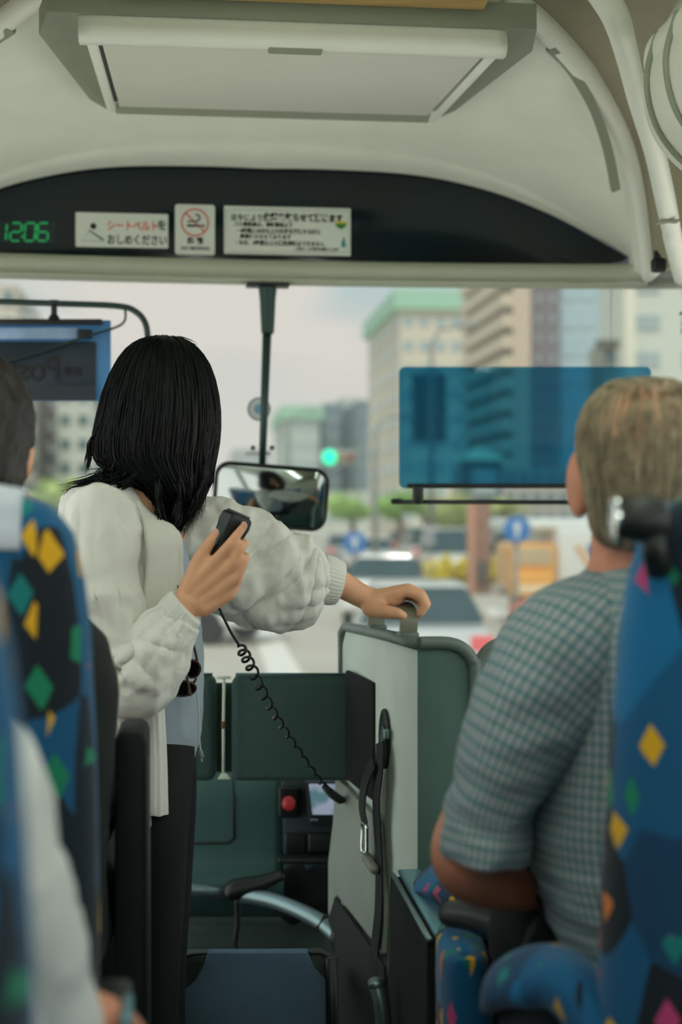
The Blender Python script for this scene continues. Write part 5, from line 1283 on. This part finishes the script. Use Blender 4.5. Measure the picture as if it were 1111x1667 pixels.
for i, p in enumerate(fine):
    s = i/899; d = (fine[min(i+1, 899)]-fine[max(i-1, 0)]).normalized(); u = d.cross(V((0, 1, 0))).normalized(); v = d.cross(u)
    on = min(1, max(0, (s-.315)/.03)); R = on*(.0088-.0045*max(0, min(1, (s-.5)/.25))+.0030*max(0, min(1, (s-.86)/.06)))
    ph += (2*pi*(20 if s < .86 else 60)/620) if on > 0 else 0
    pts.append(p+(u*cos(ph+1.6)+v*sin(ph+1.6))*R)
part('coiled_cord', tube(pts, .0026, 6), m_black, t)

# sunglasses hooked on the cardigan, and the cord round her neck
t = thing('sunglasses', 'dark tortoiseshell sunglasses hanging from the cardigan by the cuff', 'sunglasses', P(300, 1135, 2.49))
mt = mat('tortoiseshell', (70, 46, 26), .25, var=.6, nscale=90); mlens = mat('dark_lens', (14, 20, 22), .08)
Yg = 2.485
def oval(cx, cy, rx, ry, a, y): 
    return [P(cx+rx*cos(q2)*cos(a)-ry*sin(q2)*sin(a), cy+rx*cos(q2)*sin(a)+ry*sin(q2)*cos(a), y+.012*sin(q2)) for q2 in [2*pi*i/28 for i in range(28)]]
for cx, cy, rx, ry, a in ((297, 1121, 22, 12, -.05), (313, 1089, 13, 14, .3)):
    o1 = oval(cx, cy, rx, ry, a, Yg); part('rim', tube(o1+[o1[0]], .0022, 6), mt, t)
    cc = sum(o1, V())/28; part('lens', M(o1+[cc+V((0, -.003, 0))], [(i, (i+1) % 28, 28) for i in range(28)], True), mlens, t)
part('bridge', ctube([P(312, 1114, Yg-.004), P(318, 1108, Yg-.006), P(319, 1102, Yg-.004)], .0022, 8, 6), mt, t)
part('temple', ctube([P(310, 1133, Yg-.01), P(305, 1105, Yg-.012), P(296, 1070, Yg-.014), P(288, 1038, Yg-.014)], .0026, 16, 6), mt, t)
part('temple', ctube([P(324, 1092, Yg), P(318, 1060, Yg-.004), P(309, 1030, Yg-.006), P(303, 1005, Yg-.006)], .0026, 16, 6), mt, t)
t = solo('neck_cord', ctube([P(262, 850, 2.515), P(274, 888, 2.495), P(282, 920, 2.485), P(290, 955, 2.475), P(296, 985, 2.47)], .0022, 24, 6), m_black, 'thin black cord hanging from the neck to the near cuff', 'cord')

# ================================================================== the man in the checked shirt
t = thing('person', 'grey haired balding man seated in a short sleeved checked shirt', 'person', B(.56, 1.8, 0))
Ym = 1.76
hc = P(1046, 782, Ym); fr = frame((.05, 1, -.03))
sk = head_blobs(hc, fr, 1.0, 1.3)
sk += [limb([(*P(1048, 960, 1.74), .075, .065), (*P(1046, 900, 1.745), .064, .062), (*P(1044, 840, 1.75), .060, .066)], 18, 12)]
sk += [sil([(925, 985, 1105, 0, .06), (980, 930, 1160, 0, .085), (1060, 900, 1195, 0, .10), (1250, 890, 1200, 0, .10), (1480, 900, 1200, 0, .11), (1600, 930, 1200, .04, .11)], 1.78, 24, 24)]
ke = .00074
sk += [limb([(*P(905, 1030, 1.75), .05, .05), (*P(850, 1150, 1.73), .047, .047), (*P(800, 1290, 1.72), .043, .045), (*P(757, 1378, 1.72), .041, .043), (*P(768, 1420, 1.745), .037, .04), (*P(820, 1438, 1.80), .034, .036), (*P(880, 1446, 1.87), .029, .03), (*P(920, 1452, 1.92), .026, .022)], 20, 40)]
for i in range(4):
    y0 = 1.925+.004*i; sk += [finger([P(925, 1446+8*i, y0), P(962, 1450+8*i, y0+.02), P(985, 1462+9*i, y0+.03), P(996, 1476+9*i, y0+.03)], [.013, .011, .0095, .008])]
sk += [ellip(P(938, 1458, 1.93), (.034, .03, .022)), finger([P(915, 1468, 1.90), P(945, 1486, 1.91), P(968, 1492, 1.92)], [.015, .012, .009])]
sk += [limb([(*P(1180, 1030, 1.76), .05, .05), (*P(1240, 1180, 1.78), .046, .046), (*P(1250, 1380, 1.86), .04, .04), (*P(1180, 1440, 1.98), .03, .03), (*P(1120, 1452, 2.02), .028, .024)], 16, 24), ellip(P(1095, 1455, 2.02), (.045, .03, .02))]
for dx in (0, 190):
    sk += [limb([(*P(985+dx*.9, 1580, 1.82), .075, .075), (*P(980+dx, 1500, 2.02), .07, .07), (*P(985+dx, 1440, 2.26), .055, .055)], 16, 12), limb([(*P(985+dx, 1450, 2.26), .055, .055), (*P(985+dx, 1700, 2.3), .048, .048), (*P(985+dx, 2060, 2.28), .036, .036)], 14, 12), ellip(P(985+dx, 2085, 2.33), (.045, .12, .04))]
body = part('body', fuse(sk, .0042, 4), m_skin2, t)
eyes(body, hc, fr)
# thin grey hair over a showing crown
m_gh, tg, bgd = newmat('thin_grey_brown_hair')
co = tg.nodes.new('ShaderNodeTexCoord'); n1 = tg.nodes.new('ShaderNodeTexNoise'); n1.inputs['Scale'].default_value = 22; n1.inputs['Detail'].default_value = 6
mpn = tg.nodes.new('ShaderNodeMapping'); mpn.inputs['Scale'].default_value = (3.2, 3.2, .55); tg.links.new(co.outputs['Object'], mpn.inputs[0]); tg.links.new(mpn.outputs[0], n1.inputs['Vector'])
rr_ = tg.nodes.new('ShaderNodeValToRGB'); tg.links.new(n1.outputs['Fac'], rr_.inputs[0])
rr_.color_ramp.elements[0].position = .36; rr_.color_ramp.elements[0].color = rgb(74, 72, 58); rr_.color_ramp.elements[1].position = .66; rr_.color_ramp.elements[1].color = rgb(176, 158, 130)
cr_c = P(1050, 680, 1.655)-V(t.location)
vd = tg.nodes.new('ShaderNodeVectorMath'); vd.operation = 'DISTANCE'; tg.links.new(co.outputs['Object'], vd.inputs[0]); vd.inputs[1].default_value = cr_c
mr_ = tg.nodes.new('ShaderNodeMapRange'); tg.links.new(vd.outputs['Value'], mr_.inputs[0]); mr_.inputs[1].default_value = .022; mr_.inputs[2].default_value = .060; mr_.inputs[3].default_value = .85; mr_.inputs[4].default_value = 0
mxx = tg.nodes.new('ShaderNodeMix'); mxx.data_type = 'RGBA'; tg.links.new(mr_.outputs[0], mxx.inputs[0]); tg.links.new(rr_.outputs[0], mxx.inputs[6]); mxx.inputs[7].default_value = rgb(184, 128, 92)
tg.links.new(mxx.outputs[2], bgd.inputs['Base Color']); bgd.inputs['Roughness'].default_value = .6
HM = [(616, 1016, 1080, .0, .03), (622, 994, 1100, .0, .055), (638, 972, 1120, -.006, .078), (665, 953, 1138, -.012, .094), (700, 942, 1148, -.018, .098), (745, 943, 1150, -.024, .094), (790, 952, 1142, -.034, .082), (830, 960, 1134, -.042, .070), (860, 964, 1127, -.046, .060), (884, 980, 1112, -.05, .046), (896, 1000, 1092, -.05, .03)]
shell = sil(HM, 1.75, 80, 60, lambda th, s: .006*sin(31*th+3*s)+.005*sin(53*th))
HMi = catmull(HM, 60); lines = []
def mpt(th, s, o):
    k = min(max(s, 0), 1)*59; i = min(int(k), 58); f = k-i; py, l, r2, dy, hd = [a+(b2-a)*f for a, b2 in zip(HMi[i], HMi[i+1])]
    a, b2 = P(l, py, 1.75+dy), P(r2, py, 1.75+dy); return (a+b2)/2+V((cos(th)*((b2-a).length/2+o), sin(th)*(hd+o), 0))
for i in range(520):
    th = rnd.uniform(pi*.9, 2.1*pi); s0 = rnd.uniform(.06, .6); s1 = min(.97, s0+rnd.uniform(.25, .6)); o = rnd.uniform(-.0005, .002); tw = (th-1.5*pi)*.05
    lines.append([mpt(th+tw*j/11+.015*sin(i+j), s0+(s1-s0)*j/11, o) for j in range(12)])
part('hair', shell, m_gh, t, 'thin grey brown hair with a bare crown')
part('hair_strands', strands(lines, .0011, .0007), mat('grey_brown_strands', (150, 136, 110), .6, var=.45, nscale=60), t, kind='stuff')
# shirt body, sleeve, collar; dark trousers
SH = [(872, 1010, 1090, 0, .060), (884, 1002, 1100, 0, .064), (897, 990, 1112, 0, .072), (915, 972, 1130, 0, .083), (945, 938, 1160, 0, .10), (985, 896, 1196, 0, .115), (1030, 868, 1222, 0, .125), (1100, 862, 1230, 0, .13), (1200, 864, 1230, 0, .13), (1300, 858, 1232, 0, .132), (1380, 860, 1232, 0, .135), (1430, 874, 1228, 0, .137), (1490, 898, 1224, 0, .136), (1550, 930, 1220, 0, .134), (1600, 958, 1215, 0, .13)]
shirt = sil(SH, 1.76, 110, 130, lambda th, s: .010*sin(5*th+9*s), True, squash=2.2)
shirt = crumple(shirt, .006, (6, 6, 34), 8.8, mask=lambda c: max(0, min(1, (.90-c.z)*9)))
part('shirt', crumple(shirt, .0045, (9, 9, 15), 2.2, mask=lambda c: .3+.9*max(0, min(1, (1.02-c.z)*3))), m_check, t, 'grey and teal checked short sleeved shirt')
km = .00074
SL_ = [(*P(990, 985, 1.765), 60*km, .075), (*P(948, 1040, 1.73), 104*km, .082), (*P(892, 1118, 1.712), 108*km, .08), (*P(846, 1198, 1.706), 90*km, .074), (*P(814, 1268, 1.71), 74*km, .068), (*P(797, 1318, 1.718), 70*km, .066), (*P(789, 1370, 1.718), 73*km, .068), (*P(786, 1392, 1.718), 70*km, .066)]
part('sleeve', crumple(limb(SL_, 84, 90, lambda th, s: .03*sin(4*th+8*s)*s, True), .005, (11, 11, 15), 7.7), m_check, t, 'wide checked short sleeve')
for dx in (0, 190):
    part('trouser_leg', fuse([limb([(*P(975+dx*.9, 1570, 1.80), .095, .09), (*P(930+dx, 1510, 2.0), .088, .085), (*P(920+dx, 1470, 2.26), .068, .07)], 18, 14), limb([(*P(920+dx, 1475, 2.26), .068, .07), (*P(930+dx, 1700, 2.3), .064, .066), (*P(940+dx, 2020, 2.28), .06, .062)], 16, 12)], .01, 3), m_trs, t)
t = thing('waist_bag', 'black bag resting on the lap of the man', 'bag', P(830, 1560, 1.86))
part('bag_body', crumple(sil([(1408, 845, 905, 0, .02), (1425, 826, 918, 0, .05), (1470, 806, 935, 0, .065), (1530, 800, 950, 0, .07), (1575, 806, 962, 0, .07), (1598, 830, 955, 0, .05)], 1.90, 40, 40), .004, (14, 14, 14), 5), m_blackm, t)
part('strap', ribbon([P(862, 1395, 1.80), P(890, 1460, 1.80), P(922, 1530, 1.80), P(950, 1590, 1.81)], V((1, 0, .3)), .028, .004, 24), m_black, t)

# ================================================================== seated passengers at the left
def passenger(label, hx, y, mt_, hairm, sk_m, arm, hy=735.0):
    """Seated figure: head centre at pixel column hx and row hy at depth y; arm = visible arm stations (px, py, Y, r)."""
    t = thing('person', label, 'person', V((P(hx, 0, y).x, y, 0)))
    c = P(hx, hy, y); fr = frame((-.05, 1, 0)); g = F/y/1000.0             # px per mm
    bl = head_blobs(c, fr)
    def off(dx, dz, dy=0.0): return c+V((dx, dy, dz))
    bl += [limb([(*off(0, -.22), .07, .06), (*off(0, -.16), .055, .055), (*off(0, -.08), .055, .058)], 14, 10)]
    bl += [limb([(*off(0, -.20), .10, .06), (*off(0, -.27), .17, .085), (*off(0, -.45), .16, .1), (*off(0, -.66), .15, .1)], 20, 16)]
    for s in (-1, 1):
        bl += [limb([(*off(s*.09, -.68, .02), .06, .06), (*off(s*.10, -.66, .25), .055, .055), (*off(s*.10, -.65, .43), .045, .045)], 14, 10), limb([(*off(s*.10, -.66, .45), .045, .045), (*off(s*.1, -.9, .47), .042, .042), (*off(s*.1, -1.2, .46), .035, .035)], 12, 8)]
    bl += [limb([(*off(-.17, -.27), .05, .05), (*off(-.22, -.42, .03), .045, .045), (*off(-.2, -.55, .12), .036, .036), (*off(-.1, -.56, .28), .026, .024)], 14, 16), ellip(off(-.08, -.56, .31), (.035, .05, .018))]
    st = [P(a, b2, yy) for a, b2, yy, r in arm]; bl += [limb([(*p, a[3]*.78, a[3]*.78) for p, a in zip(st, arm)], 14, 24)]
    e1 = st[-1]; d = (st[-1]-st[-2]).normalized(); sd2 = d.cross(UP).normalized()
    bl += [ellip(e1+d*.03, (.036, .045, .018), (sd2, d, sd2.cross(d)))]
    for i in range(4): bl += [finger([e1+d*.05+sd2*(.026-.017*i), e1+d*.09+sd2*(.027-.018*i)-UP*.006, e1+d*.11+sd2*(.027-.018*i)-UP*.022], [.0095, .0085, .007])]
    bl += [finger([e1+d*.01-sd2*.03, e1+d*.04-sd2*.048, e1+d*.065-sd2*.05], [.012, .0105, .0085])]
    body = part('body', fuse(bl, .006, 3), sk_m, t); eyes(body, c, fr)
    part('hair', crumple(fuse([ellip(off(0, .035, -.026), (.092, .104, .104), None, 40, 26), ellip(off(0, -.02, -.045), (.086, .074, .085), None, 36, 22)], .006, 12), .005, (40, 40, 20), 1.0), hairm, t)
    tb = limb([(*off(0, -.165), .075, .07), (*off(0, -.20), .125, .085), (*off(0, -.26), .19, .11), (*off(0, -.36), .2, .125), (*off(0, -.52), .185, .13), (*off(0, -.68, .02), .185, .135)], 48, 50, lambda th, s: .015*sin(6*th+10*s))
    part('top', crumple(tb, .004, (12, 12, 14), 2.0), mt_, t)
    return t, st
t, st = passenger('dark haired passenger in black seated in front of the left seat', -52, 1.93, m_jacket, m_hair2, m_skin, [(-10, 1000, 1.93, .05), (50, 1120, 1.94, .05), (100, 1230, 1.97, .048), (120, 1310, 2.02, .04), (80, 1370, 2.12, .036), (40, 1380, 2.2, .03)])
part('sleeve', crumple(limb([(*P(-30, 985, 1.93), .06, .07), (*P(22, 1065, 1.93), .06, .066), (*P(76, 1165, 1.94), .06, .062), (*P(122, 1265, 1.97), .056, .06), (*P(130, 1330, 2.02), .05, .056), (*P(118, 1352, 2.12), .042, .045)], 32, 40), .004, (14, 14, 14), 3), m_jacket, t)
for s in (-.1, .1): part('trouser_leg', limb([(*(P(-52, 735, 1.93)+V((s, .02, -.66))), .09, .085), (*(P(-52, 735, 1.93)+V((s, .25, -.64))), .082, .08), (*(P(-52, 735, 1.93)+V((s, .43, -.63))), .068, .068), (*(P(-52, 735, 1.93)+V((s, .48, -.72))), .066, .066), (*(P(-52, 735, 1.93)+V((s, .48, -1.18))), .06, .06)], 18, 24), m_trs, t)
m_wshirt = mat('white_cotton_sleeve', (206, 208, 206), .9, var=.05, bump=.2, bscale=300)
t, st = passenger('passenger at lower left showing a white sleeve and bare forearm', -330, 1.12, m_wshirt, m_hair2, m_skin2, [(-80, 1235, 1.10, .05), (-20, 1380, 1.12, .05), (25, 1530, 1.16, .05), (60, 1660, 1.20, .046), (150, 1692, 1.25, .052), (205, 1712, 1.32, .036)], 690.0)
part('sleeve', crumple(limb([(*P(-100, 1230, 1.09), .05, .06), (*P(-34, 1325, 1.10), .046, .06), (*P(6, 1430, 1.12), .046, .06), (*P(34, 1535, 1.15), .048, .06), (*P(54, 1625, 1.18), .050, .058), (*P(68, 1700, 1.20), .05, .055)], 40, 50), .004, (14, 14, 14), 3), m_wshirt, t)
cc = P(-330, 690, 1.12)
for s in (-.1, .1): part('trouser_leg', limb([(*(cc+V((s, .02, -.66))), .09, .085), (*(cc+V((s, .25, -.64))), .082, .08), (*(cc+V((s, .43, -.63))), .068, .068), (*(cc+V((s, .48, -.72))), .066, .066), (*(cc+V((s, .48, -1.18))), .06, .06)], 18, 24), m_trs, t)
